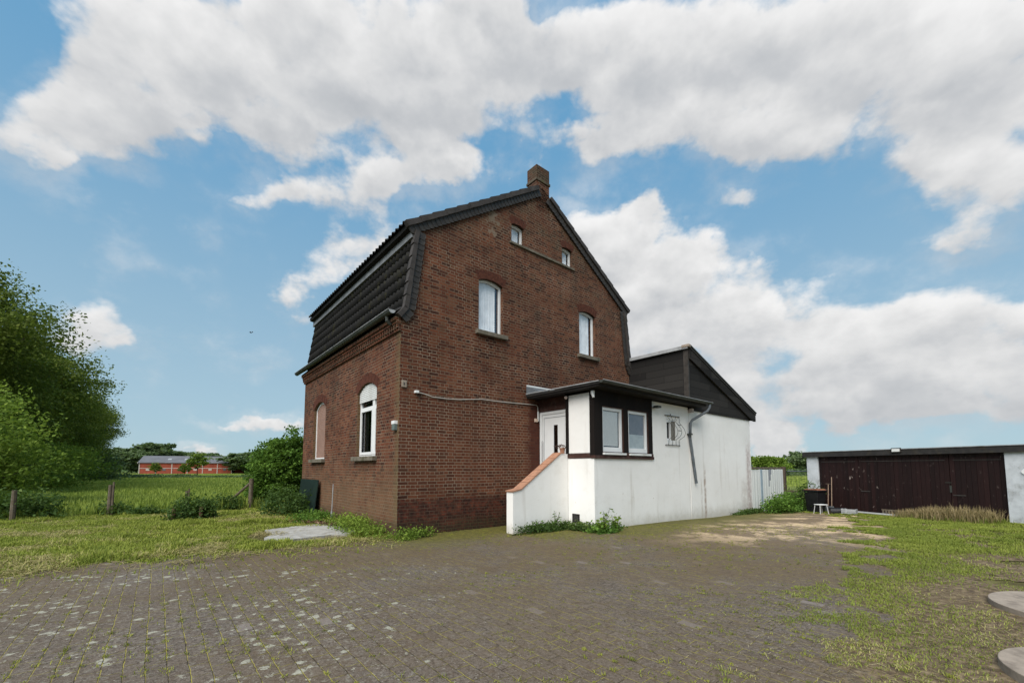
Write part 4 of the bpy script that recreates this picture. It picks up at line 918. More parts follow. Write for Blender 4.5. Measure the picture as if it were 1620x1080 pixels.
# lower white walls
def ap(a, b_, d): return (a, F_+d, b_)
gw = (7.66, 8.18, 2.34, 3.05)
out = [(4.21, -.6), (9.03, -.6), (9.03, 3.52), (6.86, 3.52), (6.86, 1.80), (4.21, 1.80)]
A(wall_holes(out, [[(gw[0], gw[2]), (gw[1], gw[2]), (gw[1], gw[3]), (gw[0], gw[3])]], .25, ap), 'front_wall', M['render'])
A(wall_holes([(9.036, -.6), (13.88, -.6), (13.88, 3.44), (9.036, 3.44)], [], .30, lambda a, b_, d: (a, F_-.012+d, b_)), 'tall_wall', M['render'])
mb = MB(); mb.box(13.58, F_+.30, -.6, 13.88, 5, 3.44); A(mb, 'end_wall', M['render'])
# left side (faces the steps)
mb = MB(); mb.box(4.213, F_+.25, -.6, 4.40, -1.32, 1.80); A(mb, 'side_wall', M['render'])
mb = MB(); mb.box(4.222, -2.16, 1.93, 4.35, -1.345, 3.50); A(mb, 'infill_panel', M['render'], bevel=.02)
mb = MB(); mb.box(4.20, -2.19, 1.812, 4.40, -1.30, 1.925); A(mb, 'sill_beam', M['brownbeam'])
mb = MB(); mb.box(4.20, -1.34, 1.93, 4.45, -1.26, 3.55); A(mb, 'porch_post', M['timber'])
# door frame part of the porch: recessed door
mb = MB(); mb.box(4.40, -1.26, 3.19, 4.52, -.003, 3.60); A(mb, 'door_lintel', M['brownbeam'])
fr = A(wall_holes([(-1.258, .98), (-.02, .98), (-.02, 3.185), (-1.258, 3.185)], [[(-1.16, 1.06), (-.115, 1.06), (-.115, 3.10), (-1.16, 3.10)]], .08, lambda a, b_, d: (4.42+d, a, b_)), 'door_frame', M['pvc'], bevel=.004)
dr = A(wall_holes([(-1.15, 1.07), (-.125, 1.07), (-.125, 3.09), (-1.15, 3.09)], [[(-.74, 1.35), (-.58, 1.35), (-.58, 2.78), (-.74, 2.78)]], .05, lambda a, b_, d: (4.435+d, a, b_)), 'door', M['pvc'])
A(wall_holes([(-1.09, 1.13), (-.19, 1.13), (-.19, 3.01), (-1.09, 3.01)], [[(-1.075, 1.145), (-.205, 1.145), (-.205, 2.995), (-1.075, 2.995)]], .01, lambda a, b_, d: (4.428+d, a, b_)), 'door_moulding', simple('moulding_grey', (.30, .31, .32), .5, .1, 4), dr)
mb = MB(); mb.box(4.445, -.755, 1.33, 4.455, -.565, 2.80); A(mb, 'door_glass', M['glass_dark'], dr)
mb = MB(); mb.box(4.50, -.76, 1.3, 4.52, -.56, 2.8); A(mb, 'dark_room', M['black'], dr)
mb = MB(); mb.tube([(4.39, -.165, 1.75), (4.37, -.165, 1.78), (4.37, -.165, 2.32), (4.39, -.165, 2.35)], .014, 8); A(mb, 'door_handle', M['aluminium'], dr)
# dark timber front
tmb = MB(); tmb.box(4.195, F_-.03, 1.86, 4.53, F_+.12, 3.60)
front_t = A(tmb, 'corner_post', M['timber'])
mb = MB(); mb.box(4.53, F_-.02, 3.17, 6.86, F_+.12, 3.60); mb.box(6.66, F_-.015, 1.97, 6.86, F_+.12, 3.17); mb.box(5.46, F_-.022, 1.97, 5.66, F_+.12, 3.17); A(mb, 'timber_frame', M['timber'])
mb = MB(); mb.box(4.19, F_-.045, 1.80, 6.88, F_+.10, 1.875); mb.box(4.53, F_-.035, 1.875, 6.86, F_+.12, 1.965); A(mb, 'timber_sill', M['brownbeam'], bevel=.004)
for (x0, x1, knd) in ((4.53, 5.46, 'b'), (5.66, 6.66, 'c')):
    z0, z1 = 1.97, 3.165
    f = A(wall_holes([(x0, z0), (x1, z0), (x1, z1), (x0, z1)], [[(x0+.02, z0+.005), (x1-.02, z0+.005), (x1-.02, z1-.02), (x0+.02, z1-.02)]], .05, lambda a, b_, d: ap(a, b_, -.008+d)), 'window', M['pale'] if False else M['brownbeam'])
    s = A(wall_holes([(x0+.02, z0), (x1-.03, z0), (x1-.03, z1-.02), (x0+.02, z1-.02)], [[(x0+.10, z0+.13), (x1-.11, z0+.13), (x1-.11, z1-.10), (x0+.10, z1-.10)]], .06, lambda a, b_, d: ap(a, b_, .025+d)), 'window_frame', M['pvc'], f, bevel=.006)
    mb = MB(); mb.add([ap(x0+.08, z0+.1, .06), ap(x1-.08, z0+.1, .06), ap(x1-.08, z1-.06, .06), ap(x0+.08, z1-.06, .06)], [(0, 1, 2, 3)]); A(mb, 'pane', M['glass'], f)
    mb = MB()
    if knd == 'b':
        z = z0+.17
        while z < z1-.12: mb.add([ap(x0+.09, z, .078), ap(x1-.16, z, .078), ap(x1-.16, z+.021, .068), ap(x0+.09, z+.021, .068)], [(0, 1, 2, 3)]); z += .024
        A(mb, 'venetian_blind', M['blind'], f)
    else:
        mb.box(x0+.05, F_+.072, z0+.1, x1-.05, F_+.08, z0+.52); A(mb, 'cafe_curtain', simple('grey_net', (.33, .36, .36), .9, .15, 6), f)
        mb = MB(); mb.box(x0+.05, F_+.085, z0+.50, x1-.05, F_+.095, z1); A(mb, 'drape', simple('mauve_net', (.085, .075, .085), .9, .3, 5), f)
    mb = MB(); mb.box(x0-.3, F_+.30, z0-.1, x1+.3, F_+.32, z1+.1); A(mb, 'dark_room', M['black'], f)
    mb = MB(); mb.box(x0-.01, F_-.085, z0-.075, x1+.02, F_+.02, z0-.02); A(mb, 'window_ledge', M['pvc_dirty'], f, bevel=.008)
# small barred window
f = A(wall_holes([(gw[0], gw[2]), (gw[1], gw[2]), (gw[1], gw[3]), (gw[0], gw[3])], [[(gw[0]+.05, gw[2]+.12), (gw[1]-.05, gw[2]+.12), (gw[1]-.05, gw[3]-.09), (gw[0]+.05, gw[3]-.09)]], .05, lambda a, b_, d: ap(a, b_, .015+d)), 'small_window', M['pvc'])
mb = MB(); mb.box(gw[0]+.23, F_+.012, gw[2]+.05, gw[0]+.27, F_+.06, gw[3]-.05); A(mb, 'mullion', M['pvc'], f)
mb = MB(); mb.box(gw[0]+.04, F_+.07, gw[2]+.10, gw[0]+.24, F_+.08, gw[3]-.07); A(mb, 'pane', M['black'], f)
mb = MB(); mb.box(gw[0]+.27, F_+.010, gw[2]+.07, gw[1]-.0, F_+.03, gw[3]-.04); A(mb, 'pleated_curtain', simple('taupe_curtain', (.19, .175, .15), .9, .2, 10), f)
mb = MB(); gx0, gx1, gz0, gz1 = 7.56, 8.37, 2.24, 3.17
prof = [(gz0, .03), (gz0+.17, .035), (gz0+.20, .06), (gz0+.29, .20), (gz0+.40, .235), (gz0+.52, .20), (gz0+.66, .11), (gz0+.74, .045), (gz0+.80, .075), (gz0+.86, .04), (gz1, .03)]
for i in range(4):
    xx = gx0+.15+(gx1-gx0-.17)*i/3; mb.tube([(xx+.02*math.sin(k*1.1+i), F_-d_, z_) for k, (z_, d_) in enumerate(prof)], .0065, 6)
for z_ in (gz0+.01, gz1-.02): mb.box(gx0, F_-.04, z_, gx1+.02, F_-.022, z_+.018)
for z_ in (gz0+.45, gz0+.62): mb.box(gx0+.44, F_-.20, z_, gx0+.60, F_-.185, z_+.02)
mb.tube([(gx0+.30, F_-.03, gz1), (gx0+.30, F_-.03, gz1+.05)], [.018, .006], 6)
for xx in (gx0+.01, gx1): mb.box(xx, F_-.03, gz0, xx+.015, F_, gz0+.02); mb.box(xx, F_-.03, gz1-.02, xx+.015, F_, gz1)
A(mb, 'window_grille', M['iron'], f)
# flood light, small lamps
mb = MB(); mb.tube([(6.93, F_, 3.33), (6.93, F_-.14, 3.33)], .02, 8); lampb = A(mb, 'flood_light', M['iron'])
mb = MB(); mb.box(6.86, F_-.22, 3.31, 7.04, F_-.06, 3.37); A(mb, 'lamp_head', M['zinc'], lampb, bevel=.01)
mb = MB(); mb.tube([(4.14, -1.36, 3.46), (4.10, -1.36, 3.42)], [.03, .045], 8); A(mb, 'spot_lamp', M['pale'])
mb = MB(); mb.tube([(4.15, -2.24, 3.50), (4.15, -2.24, 3.44)], .05, 10); mb.tube([(4.15, -2.24, 3.44), (4.15, -2.27, 3.33)], [.045, .03], 8); A(mb, 'corner_lamp', M['pvc'])
# flat roof of the porch
mb = MB(); mb.prism([(3.93, -.005), (3.93, -2.60), (9.45, -2.60), (9.45, -2.24), (9.03, -2.24), (9.03, -.005)], lambda a, b_: (a, b_, 3.555), lambda a, b_: (a, b_, 3.60)); A(mb, 'soffit', M['dark'])
mb = MB(); mb.prism([(3.90, -.005), (3.90, -2.63), (9.45, -2.63), (9.45, -2.24), (9.03, -2.24), (9.03, -.005)], lambda a, b_: (a, b_, 3.602), lambda a, b_: (a, b_, 3.655)); rf = A(mb, 'flat_roof', M['fascia'])
mb = MB(); mb.prism([(-.70, 3.657), (-.003, 3.657), (-.003, 3.90)], lambda a, b_: (3.91, a, b_), lambda a, b_: (9.0, a, b_)); A(mb, 'roof_upstand', M['zinc_pipe'], rf)
mb = MB(); mb.box(3.92, -.03, 3.905, 5.6, -.002, 3.955); A(mb, 'wall_flashing', M['pvc_dirty'], rf)
g = half_gutter(MB(), [(3.92, -2.69, 3.675), (9.62, -2.69, 3.675)], .062); gt = A(g, 'gutter', M['zinc'])
mb = MB(); mb.tube([(3.92, -2.755, 3.678), (9.62, -2.755, 3.678)], .009, 6); mb.tube([(3.885, -2.64, 3.66), (3.885, -.01, 3.68)], .014, 6); A(mb, 'gutter_bead', M['zinc_light'], gt)
dp = MB(); dp.tube([(9.50, -2.69, 3.62), (9.50, -2.69, 3.52), (9.44, -2.64, 3.40), (9.02, -2.34, 3.10), (8.97, -2.30, 3.0), (8.96, -2.28, 2.55)], .042, 10); pipe = A(dp, 'downpipe', M['zinc_pipe'], smooth=True)
mb = MB(); pts = []
for i in range(13):
    t = i/12; pts.append((8.96+.34*t, -2.27, 2.62-1.55*t+.0))
mb.tube(pts, [.052-.010*((i*7) % 3)/3-.004*(i % 2) for i in range(13)], 7); A(mb, 'broken_pipe', M['zinc_pipe'], pipe)
mb = MB(); mb.box(8.89, -2.335, 2.62, 9.03, F_, 2.67); A(mb, 'pipe_clamp', M['zinc'], pipe)
mb = MB(); mb.box(9.0, -2.36, 3.36, 9.10, F_, 3.48); A(mb, 'outlet_block', M['pale'])
mb = MB(); mb.box(9.3, -2.40, 3.70, 9.75, -2.25, 3.715); mb.box(9.26, -2.36, 3.70, 9.40, -2.28, 3.80); A(mb, 'metal_offcut', M['zinc_light'])
# tall shingled part
AX = 9.0
mb = MB(); mb.prism([(AX, 3.44), (AX, 5.47), (AX+.03, 5.49), (13.96, 3.79), (13.96, 3.44)], lambda a, b_: (a, F_-.05, b_), lambda a, b_: (a, F_+.15, b_)); A(mb, 'shingle_front', M['shingle'])
mb = MB(); mb.prism([(F_+.15, 3.50), (6, 3.50), (6, 5.47), (F_+.15, 5.47)], lambda a, b_: (AX-.0, a, b_), lambda a, b_: (AX+.12, a, b_)); A(mb, 'shingle_side', M['shingle'])
mb = MB(); mb.prism([(8.93, 5.50), (8.93, 5.57), (14.25, 3.74), (14.25, 3.67)], lambda a, b_: (a, F_-.14, b_), lambda a, b_: (a, 6, b_)); rt = A(mb, 'lean_roof', M['fascia'])
mb = MB(); mb.prism([(9.03, 5.51), (14.24, 3.71), (14.24, 3.42), (13.93, 3.44), (9.03, 5.13)], lambda a, b_: (a, F_-.12, b_), lambda a, b_: (a, F_-.055, b_)); A(mb, 'barge_board', M['shingle'], rt)
mb = MB(); mb.prism([(9.02, 5.585), (14.27, 3.775), (14.27, 3.745), (9.02, 5.545)], lambda a, b_: (a, F_-.16, b_), lambda a, b_: (a, F_-.08, b_)); A(mb, 'roof_trim', M['zinc'], rt)
mb = MB(); mb.box(8.90, F_-.10, 5.46, 8.96, 6, 5.57); A(mb, 'ridge_flashing', M['zinc_light'], rt)
mb = MB(); mb.box(8.88, F_-.16, 5.50, 9.05, F_+.10, 5.60); A(mb, 'ridge_cap', M['concrete'], rt, bevel=.02)
mb = MB(); mb.box(8.975, F_-.075, 3.68, 8.998, F_-.05+.14, 5.50); mb.box(8.998, F_-.075, 3.68, 9.03, F_-.052, 5.50); A(mb, 'corner_trim', M['slate'])
mb = MB(); mb.box(8.95, F_+.15, 3.66, 8.998, -.01, 3.80); A(mb, 'foot_flashing', M['zinc_light'])
# vent opening low in the side wall
vent = wall_holes([(-1.71, .14), (-1.47, .14), (-1.47, .37), (-1.71, .37)], [[(-1.69, .16), (-1.49, .16), (-1.49, .35), (-1.69, .35)]], .03, lambda a, b_, d: (4.195+d, a, b_))
vt = A(vent, 'cellar_vent', M['timber']); mb = MB(); mb.box(4.205, -1.70, .15, 4.211, -1.48, .36); A(mb, 'vent_mesh', simple('vent_dark', (.03, .028, .026), .8, .7, 25), vt)
# stairs and parapet
st = MB(); ns = 6
for i in range(ns): st.box(3.46+i*.15, -1.07, -.4, 4.41, -.003, .18*(i+1)-.02)
A(st, 'steps', M['concrete'])
par = [(2.30, -.5), (4.207, -.5), (4.207, 1.93), (3.93, 1.93), (2.55, 1.03), (2.30, .985)]
A(MB().prism(par, lambda a, b_: (a, -1.32, b_), lambda a, b_: (a, -1.08, b_)), 'parapet', M['render'])
cop = [((2.275, .985), (2.55, 1.03)), ((2.55, 1.032), (3.93, 1.932)), ((3.93, 1.935), (4.06, 1.937))]
mb = MB()
for (p0, p1), n in zip(cop, (1, 6, 1)):
    for i in range(n):
        a = Vector(p0).lerp(Vector(p1), i/n+.004); b_ = Vector(p0).lerp(Vector(p1), (i+1)/n-.004); d = (Vector(p1)-Vector(p0)).normalized(); nn = Vector((-d.y, d.x))*.032
        mb.prism([(a.x, a.y), (b_.x, b_.y), (b_.x+nn.x, b_.y+nn.y), (a.x+nn.x, a.y+nn.y)], lambda u_, z_: (u_, -1.345, z_), lambda u_, z_: (u_, -1.06, z_))
A(mb, 'coping', M['terracotta'])
# flower pot on the parapet
px0, py0, _z = hw(4.13, -1.20); pot = root('flower_pot', (px0, py0, 1.945), 0, 'small terracotta pot with a withered plant on the parapet beside the porch post', 'flower pot')
mb = MB(); mb.tube([(0, 0, 0), (0, 0, .12)], [.05, .072], 14); mb.tube([(0, 0, .12), (0, 0, .15)], [.082, .082], 14); mb.build('pot', M['terracotta'], pot, smooth=False)
P = rng.normal(size=(90, 3))*np.array([.09, .09, .035])+np.array([-.02, 0, .19]); tri_mesh('withered_leaves', leaf_quads(P, .022), None, rng.random(90), leaf_mat('withered', (.05, .03, .03), (.16, .09, .08), (.22, .14, .1), .1), pot)

# ------------------------------------------------------------------ things round the house
# thin metal rod, leaning green panel
ppx, ppy, _ = hw(-.16, 4.15); r_ = root('metal_rod', (ppx, ppy, 0), 0, 'thin upright grey metal rod standing in front of the side wall', 'rod'); mb = MB(); mb.tube([(0, 0, -.2), (.01, 0, .28)], .026, 8); mb.tube([(.01, 0, .2), (.03, 0, 1.08)], .014, 8); mb.build('rod', M['zinc_light'], r_)
ppx, ppy, _ = hw(-.20, 6.85); r_ = root('green_panel', (ppx, ppy, 0), HROT, 'dark green board leaning against the far end of the side wall', 'board'); mb = MB(); mb.box(-.03, -1.05, 0, .0, 1.10, 1.17, rot=Matrix.Rotation(R(6), 3, 'Y')); mb.build('board', M['greenpanel'], r_)
clump('nettle_bush', 'dark green nettles growing over the leaning green board', 'bush', *hw(-.75, 6.9)[:2], .75, 1.0, .85, 2600, .045, M['leaf_dark'], rot=HROT, tlo=.05, thi=.95)
clump('wall_weeds', 'low bright green weeds along the side wall left of the corner', 'weeds', *hw(-.35, 1.6)[:2], .45, 1.55, .34, 3800, .028, M['leaf_light'], rot=HROT, tlo=.1)
clump('wall_weeds', 'weeds at the brick corner beside the paving', 'weeds', *hw(.25, -.30)[:2], .55, .28, .22, 1300, .024, M['leaf_light'], rot=HROT)
clump('wall_weeds', 'leafy weeds round the foot of the thin metal rod', 'weeds', *hw(-.55, 4.6)[:2], .6, 1.0, .25, 1800, .032, M['leaf_bush'], rot=HROT)
clump('wall_weeds', 'low dense weeds in front of the white stair parapet', 'weeds', *hw(3.25, -1.50)[:2], .95, .16, .20, 2600, .024, M['leaf_dark'], rot=HROT, thi=1.1)
clump('wall_weeds', 'weeds between the cellar vent and the porch corner', 'weeds', *hw(4.0, -1.95)[:2], .25, .50, .20, 1500, .026, M['leaf_dark'], rot=HROT, thi=1.2)
clump('wall_weeds', 'broad leaved weeds at the porch corner', 'weeds', *hw(4.25, -2.50)[:2], .45, .22, .24, 1100, .034, M['leaf_bush'], rot=HROT)
clump('wall_weeds', 'low weeds at the far end of the white wall', 'weeds', *hw(12.9, -2.40)[:2], 1.3, .16, .16, 1700, .030, M['leaf_dark'], rot=HROT, thi=1.1)
clump('fence_shrub', 'bushy green shrub in front of the white board fence', 'shrub', *hw(15.1, -2.95)[:2], 1.45, .42, .62, 4200, .042, M['leaf_bush'], rot=HROT)
clump('garden_shrub', 'dark leaved shrub between the fence post and the black bin', 'shrub', 12.0, 17.5, .65, .5, 1.0, 2600, .045, M['leaf_dark'], thi=1.2)
# tall stalky plant by the porch corner
def stalk_plant(name, label, loc, h, n, mat, ls=.05, seed=1, spreadr=.25):
    rr = random.Random(seed); r = root(name, loc, 0, label, 'plant'); mb = MB(); pts = []
    for k in range(n):
        a = rr.random()*6.28; e = (math.cos(a)*spreadr*rr.random(), math.sin(a)*spreadr*rr.random(), h*(.45+.55*rr.random())); mb.tube([(0, 0, 0), (e[0]*.4, e[1]*.4, e[2]*.5), e], [.008, .006, .003], 5)
        for q in range(11):
            t = .25+.75*rr.random(); pts.append((e[0]*t+rr.gauss(0, .045), e[1]*t+rr.gauss(0, .045), e[2]*t+rr.gauss(0, .02)))
    mb.build('stems', M['leaf_dark'] if False else M['bark'], r); P = np.array(pts); tri_mesh('leaves', leaf_quads(P, ls, .8, .8), None, .3+.7*rng.random(len(P)), mat, r); return r
a0 = hw(4.12, -2.55); stalk_plant('mallow_plant', 'tall bright green mallow plant growing at the porch corner', (a0[0], a0[1], 0), .66, 6, M['leaf_light'], .045, 3, .22)
a0 = hw(4.62, -2.52); stalk_plant('mallow_plant', 'shorter mallow plant just right of the porch corner', (a0[0], a0[1], 0), .42, 6, M['leaf_light'], .038, 5, .22)
a0 = hw(3.55, -1.48); stalk_plant('thistle_plant', 'spindly weed with withered tips before the parapet', (a0[0], a0[1], 0), .55, 6, M['leaf_bush'], .026, 8, .16)
a0 = hw(2.95, -1.50); stalk_plant('thistle_plant', 'lower spindly weed near the outer end of the parapet', (a0[0], a0[1], 0), .34, 6, M['leaf_bush'], .026, 9, .22)
# broken slab
mb = MB(); ang = [0, .5, 1.0, 1.5, 2.1, 2.7, 3.2, 3.7, 4.3, 4.9, 5.5]; pol = [(-1.28, .30), (-.95, .95), (-.45, 1.45), (-.15, 1.60), (.35, 1.05), (.95, .45), (1.25, -.22), (.65, -.42), (.15, -1.0), (-.15, -1.55), (-.35, -1.28), (-.62, -.85), (-.70, -.35)]
mb.prism(pol, lambda a, b_: (a, b_, -.05), lambda a, b_: (a, b_, .022)); o = mb.build('concrete_slab', M['slab']); o.location = (-4.75, 10.15, .03); tag(o, 'cracked pale concrete slab in the grass beside the brick house', 'slab')
x = rng.normal(size=1500)*.75-4.55; y = 11.35+(x+4.55)*-.55+rng.normal(size=1500)*.17; P = np.stack([x, y, .06+.04*rng.random(1500)], 1)
tag(tri_mesh('dead_leaves', leaf_quads(P, .03, .9, .45), None, rng.random(1500), M['litter']), 'brown dead leaves and twigs on the back edge of the pale slab', 'leaves', kind='stuff')
# wooden posts
def post(x_, y_, h, w, label, lean=(0, 0), split=False):
    mb = MB(); n = 7; mb.tube([(0, 0, -.2), (lean[0]*.5, lean[1]*.5, h*.5), (lean[0], lean[1], h)], [w*.85, w*.8, w*.72], 8)
    if split: mb.tube([(w*1.2, 0, -.1), (w*1.3+lean[0], 0, h*1.10)], [w*.5, w*.35], 6)
    o = mb.build('fence_post', M['wood']); o.location = (x_, y_, 0); tag(o, label, 'post', 'old wooden fence posts along the meadow'); return o
post(-14.25, 12.2, .92, .075, 'leftmost wooden post, half buried in dark undergrowth')
post(-13.25, 14.05, 1.0, .075, 'split grey wooden post standing alone in the meadow edge', (.0, 0), True)
post(-11.6, 15.2, .75, .06, 'short wooden post behind the bramble bush', (0, 0), True)
bp = root('brace_post', (-10.05, 16.4, 0), 0, 'tall round wooden post with a slanting brace beside the tall bush', 'post')
MB().tube([(0, 0, -.2), (0, 0, 1.15)], .08, 10).build('upright', M['wood'], bp); MB().tube([(-1.25, .1, -.05), (-.05, .05, 1.0)], .05, 8).build('brace', M['wood'], bp)
clump('bramble_bush', 'dark round bramble bush in front of the short wooden post', 'bush', -9.75, 13.0, .62, .5, .62, 3000, .042, M['leaf_dark'], thi=1.1)
clump('bramble_bush', 'low bramble growing at the foot of the slanting brace', 'bush', -11.0, 16.1, .75, .45, .50, 1700, .045, M['leaf_dark'])
clump('bramble_bush', 'large dark undergrowth round the leftmost post', 'bush', -14.9, 12.9, 1.25, .7, .80, 3600, .05, M['leaf_dark'], thi=1.0)
clump('bramble_bush', 'low weeds round the split grey post', 'bush', -12.9, 14.2, 1.1, .35, .38, 1800, .045, M['leaf_dark'], thi=1.2)
# old stumps in the bramble
for (sx_, sy_, lab) in ((-10.15, 12.8, 'reddish stump at the left side of the bramble bush'), (-9.3, 12.75, 'broken reddish stump at the right side of the bramble bush')):
    mb = MB(); mb.tube([(0, 0, -.1), (.03, 0, .40)], [.06, .045], 7); o = mb.build('stump', simple('red_wood', (.11, .055, .038), .9, .3, 12)); o.location = (sx_, sy_, 0); tag(o, lab, 'stump')

# white board fence
fe = root('board_fence', hw(13.93, -2.22, -.16), HROT, 'white painted vertical board fence joining the annex to a brown post', 'fence')
L_ = 3.15; nb_ = 28; bw = L_/nb_
wmb = MB(); bl = MB(); gy = MB(); rr = random.Random(4)
for i in range(nb_):
    tgt = bl if i in (7, 8) else gy if i in (14, 15, 16) else wmb
    off = -.03*(i/nb_)*3; yy = -.006*(i % 2)+off; z1 = 1.66+rr.uniform(-.012, .012)
    if tgt is gy:
        gy.box(i*bw+.004, yy, .95+.25*(i-14), (i+1)*bw-.003, yy+.02, z1); wmb.box(i*bw+.004, yy, -.1, (i+1)*bw-.003, yy+.02, .95+.25*(i-14))
    else: tgt.box(i*bw+.004, yy, -.1, (i+1)*bw-.003, yy+.02, z1)
wmb.build('white_boards', M['fence_white'], fe); bl.build('bluish_boards', M['board_blue'], fe); gy.build('bare_boards', M['board_grey'], fe)
MB().box(-.02, -.03, 1.68, L_, .06, 1.76).build('top_rail', M['wood'], fe)
MB().box(L_+.01, -.16, -.2, L_+.19, .0, 1.78).build('end_post', M['wood_dark'], fe)
# wire gate in the gap
gt_ = root('wire_gate', (12.35, 18.95, -.22), R(-5), 'low wire mesh gate between the brown post and the garage', 'gate')
mb = MB(); mb.box(-.1, 0, .70, 1.05, .05, .80); mb.build('bottom_rail', M['wood'], gt_)
mb = MB()
for i in range(10): mb.tube([(i*.11, .02, .8), (i*.11, .02, 1.62)], .003, 4)
for i in range(8): mb.tube([(-.05, .02, .85+i*.11), (1.05, .02, .85+i*.11)], .003, 4)
mb.build('wire_mesh', M['zinc'], gt_)
MB().tube([(-.05, .02, 1.64), (1.05, .02, 1.64)], .018, 8).build('top_rail', M['zinc_pipe'], gt_)
pk = root('red_plank', (13.02, 18.55, -.22), 0, 'faded red plank leaning on the left end of the garage', 'plank'); mb = MB(); mb.prism([(-.28, .0), (.12, 0), (.13, 1.75), (.02, 1.75)], lambda a, b_: (a, .0, b_), lambda a, b_: (a, .03, b_)); mb.build('plank', simple('faded_red', (.33, .13, .11), .8, .15, 8), pk)
cl = clump('garden_shrub', 'light green weeds below the wire gate', 'shrub', 12.5, 18.6, .5, .25, .5, 900, .05, M['leaf_light'])

# ------------------------------------------------------------------ garage
GR0 = (12.39, 17.95); gd = Vector((.3398, -.9405)); GRT = math.atan2(gd.y, gd.x)
gar = root('garage', (GR0[0], GR0[1], -.22), GRT, 'low garage with long dark brown plank doors and a black felt roof edge', 'garage')
# local x along the front, local y away from the camera
mb = MB(); mb.box(.05, .06, -.3, .51, .35, 2.27); mb.build('left_pillar', M['dirtywhite'], gar, bevel=.01)
mb = MB(); mb.box(5.90, .04, -.3, 9.2, .35, 2.26); mb.build('right_wall', M['dirtywhite'], gar, bevel=.01)
mb = MB(); mb.box(.05, .35, -.3, .30, 5.5, 2.2); mb.box(.05, 5.5, -.3, 9, 5.7, 2.2); mb.build('rear_walls', M['dirtywhite'], gar)
doors = [(.51, 1.98), (1.98, 4.62), (4.62, 5.90)]
for (a0, a1) in doors:
    mb = MB(); n = int((a1-a0)/.125); w_ = (a1-a0-.012)/n
    for i in range(n): mb.box(a0+.006+i*w_+.003, .12+.004*((i*3) % 2), .04, a0+.006+(i+1)*w_-.003, .16, 2.30)
    mb.box(a0, .16, .04, a1, .20, 2.30)
    dd_ = mb.build('plank_door', M['door_brown'], gar)
    mb = MB(); mb.box(a0+.1, .105, 2.02, a1-.1, .119, 2.04); mb.box(a0+.05, .10, .9, a0+.35, .119, .93); mb.build('hinge', M['iron'], dd_)
mb = MB(); mb.box(4.60, .10, 1.0, 4.65, .118, 1.22); mb.box(4.50, .09, 1.30, 4.66, .10, 1.32); mb.build('door_latch', M['zinc'], gar)
mb = MB(); mb.box(-.05, -.04, 2.235, 9.1, .04, 2.43); rf_ = mb.build('roof_fascia', M['fascia'], gar)
mb = MB(); mb.box(-.05, .04, 2.302, 9.1, 5.8, 2.41); mb.build('roof_deck', M['fascia'], gar)
mb = MB(); mb.box(-.06, -.06, 2.432, 9.1, .05, 2.455); mb.build('roof_trim', M['zinc_light'], gar)
fl = MB(); fl.box(3.18, -.10, 2.33, 3.46, -.05, 2.48); fo = fl.build('flood_lamp', M['iron'], gar, bevel=.006); MB().box(3.205, -.108, 2.35, 3.435, -.101, 2.45).build('lamp_glass', M['pvc_dirty'], fo)
mb = MB(); mb.tube([(6.30, .0, 1.67), (6.30, .04, 1.67)], [.07, .08], 12); mb.build('wall_lamp', M['pvc'], gar)
# clutter along the front
def gl(a, d, z=0): xx, yy = GR0[0]+gd.x*a-gd.y*d, GR0[1]+gd.y*a+gd.x*d; return (xx, yy, tzf(xx, yy)+z)
p = (12.02, 16.9, -.20); bn = root('waste_bin', p, GRT, 'square black waste bin with a rusty lid in front of the white pillar', 'bin')
mb = MB(); mb.add([(-.22, -.20, .05), (.22, -.20, .05), (.22, .20, .05), (-.22, .20, .05), (-.27, -.25, .84), (.27, -.25, .84), (.27, .25, .84), (-.27, .25, .84)], [(0, 1, 2, 3), (4, 5, 6, 7), (0, 1, 5, 4), (1, 2, 6, 5), (2, 3, 7, 6), (3, 0, 4, 7)]); mb.build('body', M['blackplastic'], bn, bevel=.02)
mb = MB(); mb.box(-.31, -.29, .84, .31, .29, .89); ld = mb.build('rim', M['blackplastic'], bn, bevel=.015); mb = MB(); mb.prism([(-.30, .892), (.30, .892), (.20, .94), (-.18, .93)], lambda a, b_: (a, -.26, b_), lambda a, b_: (a, .26, b_)); mb.build('lid', M['rust_lid'], bn, bevel=.01)
MB().tube([(-.20, -.15, .05), (.20, -.15, .05)], .06, 10).build('wheel', M['blackplastic'], bn)
sp = (11.72, 16.2, -.20); sto = root('stool', sp, R(8), 'small white metal stool standing before the black bin', 'stool')
MB().box(-.17, -.14, .36, .17, .14, .39).build('seat', M['pvc_dirty'], sto, bevel=.012)
for (a, b_) in ((-1, -1), (1, -1), (-1, 1), (1, 1)): MB().tube([(a*.18, b_*.15, 0), (a*.14, b_*.11, .37)], .014, 8).build('leg', M['aluminium'], sto)
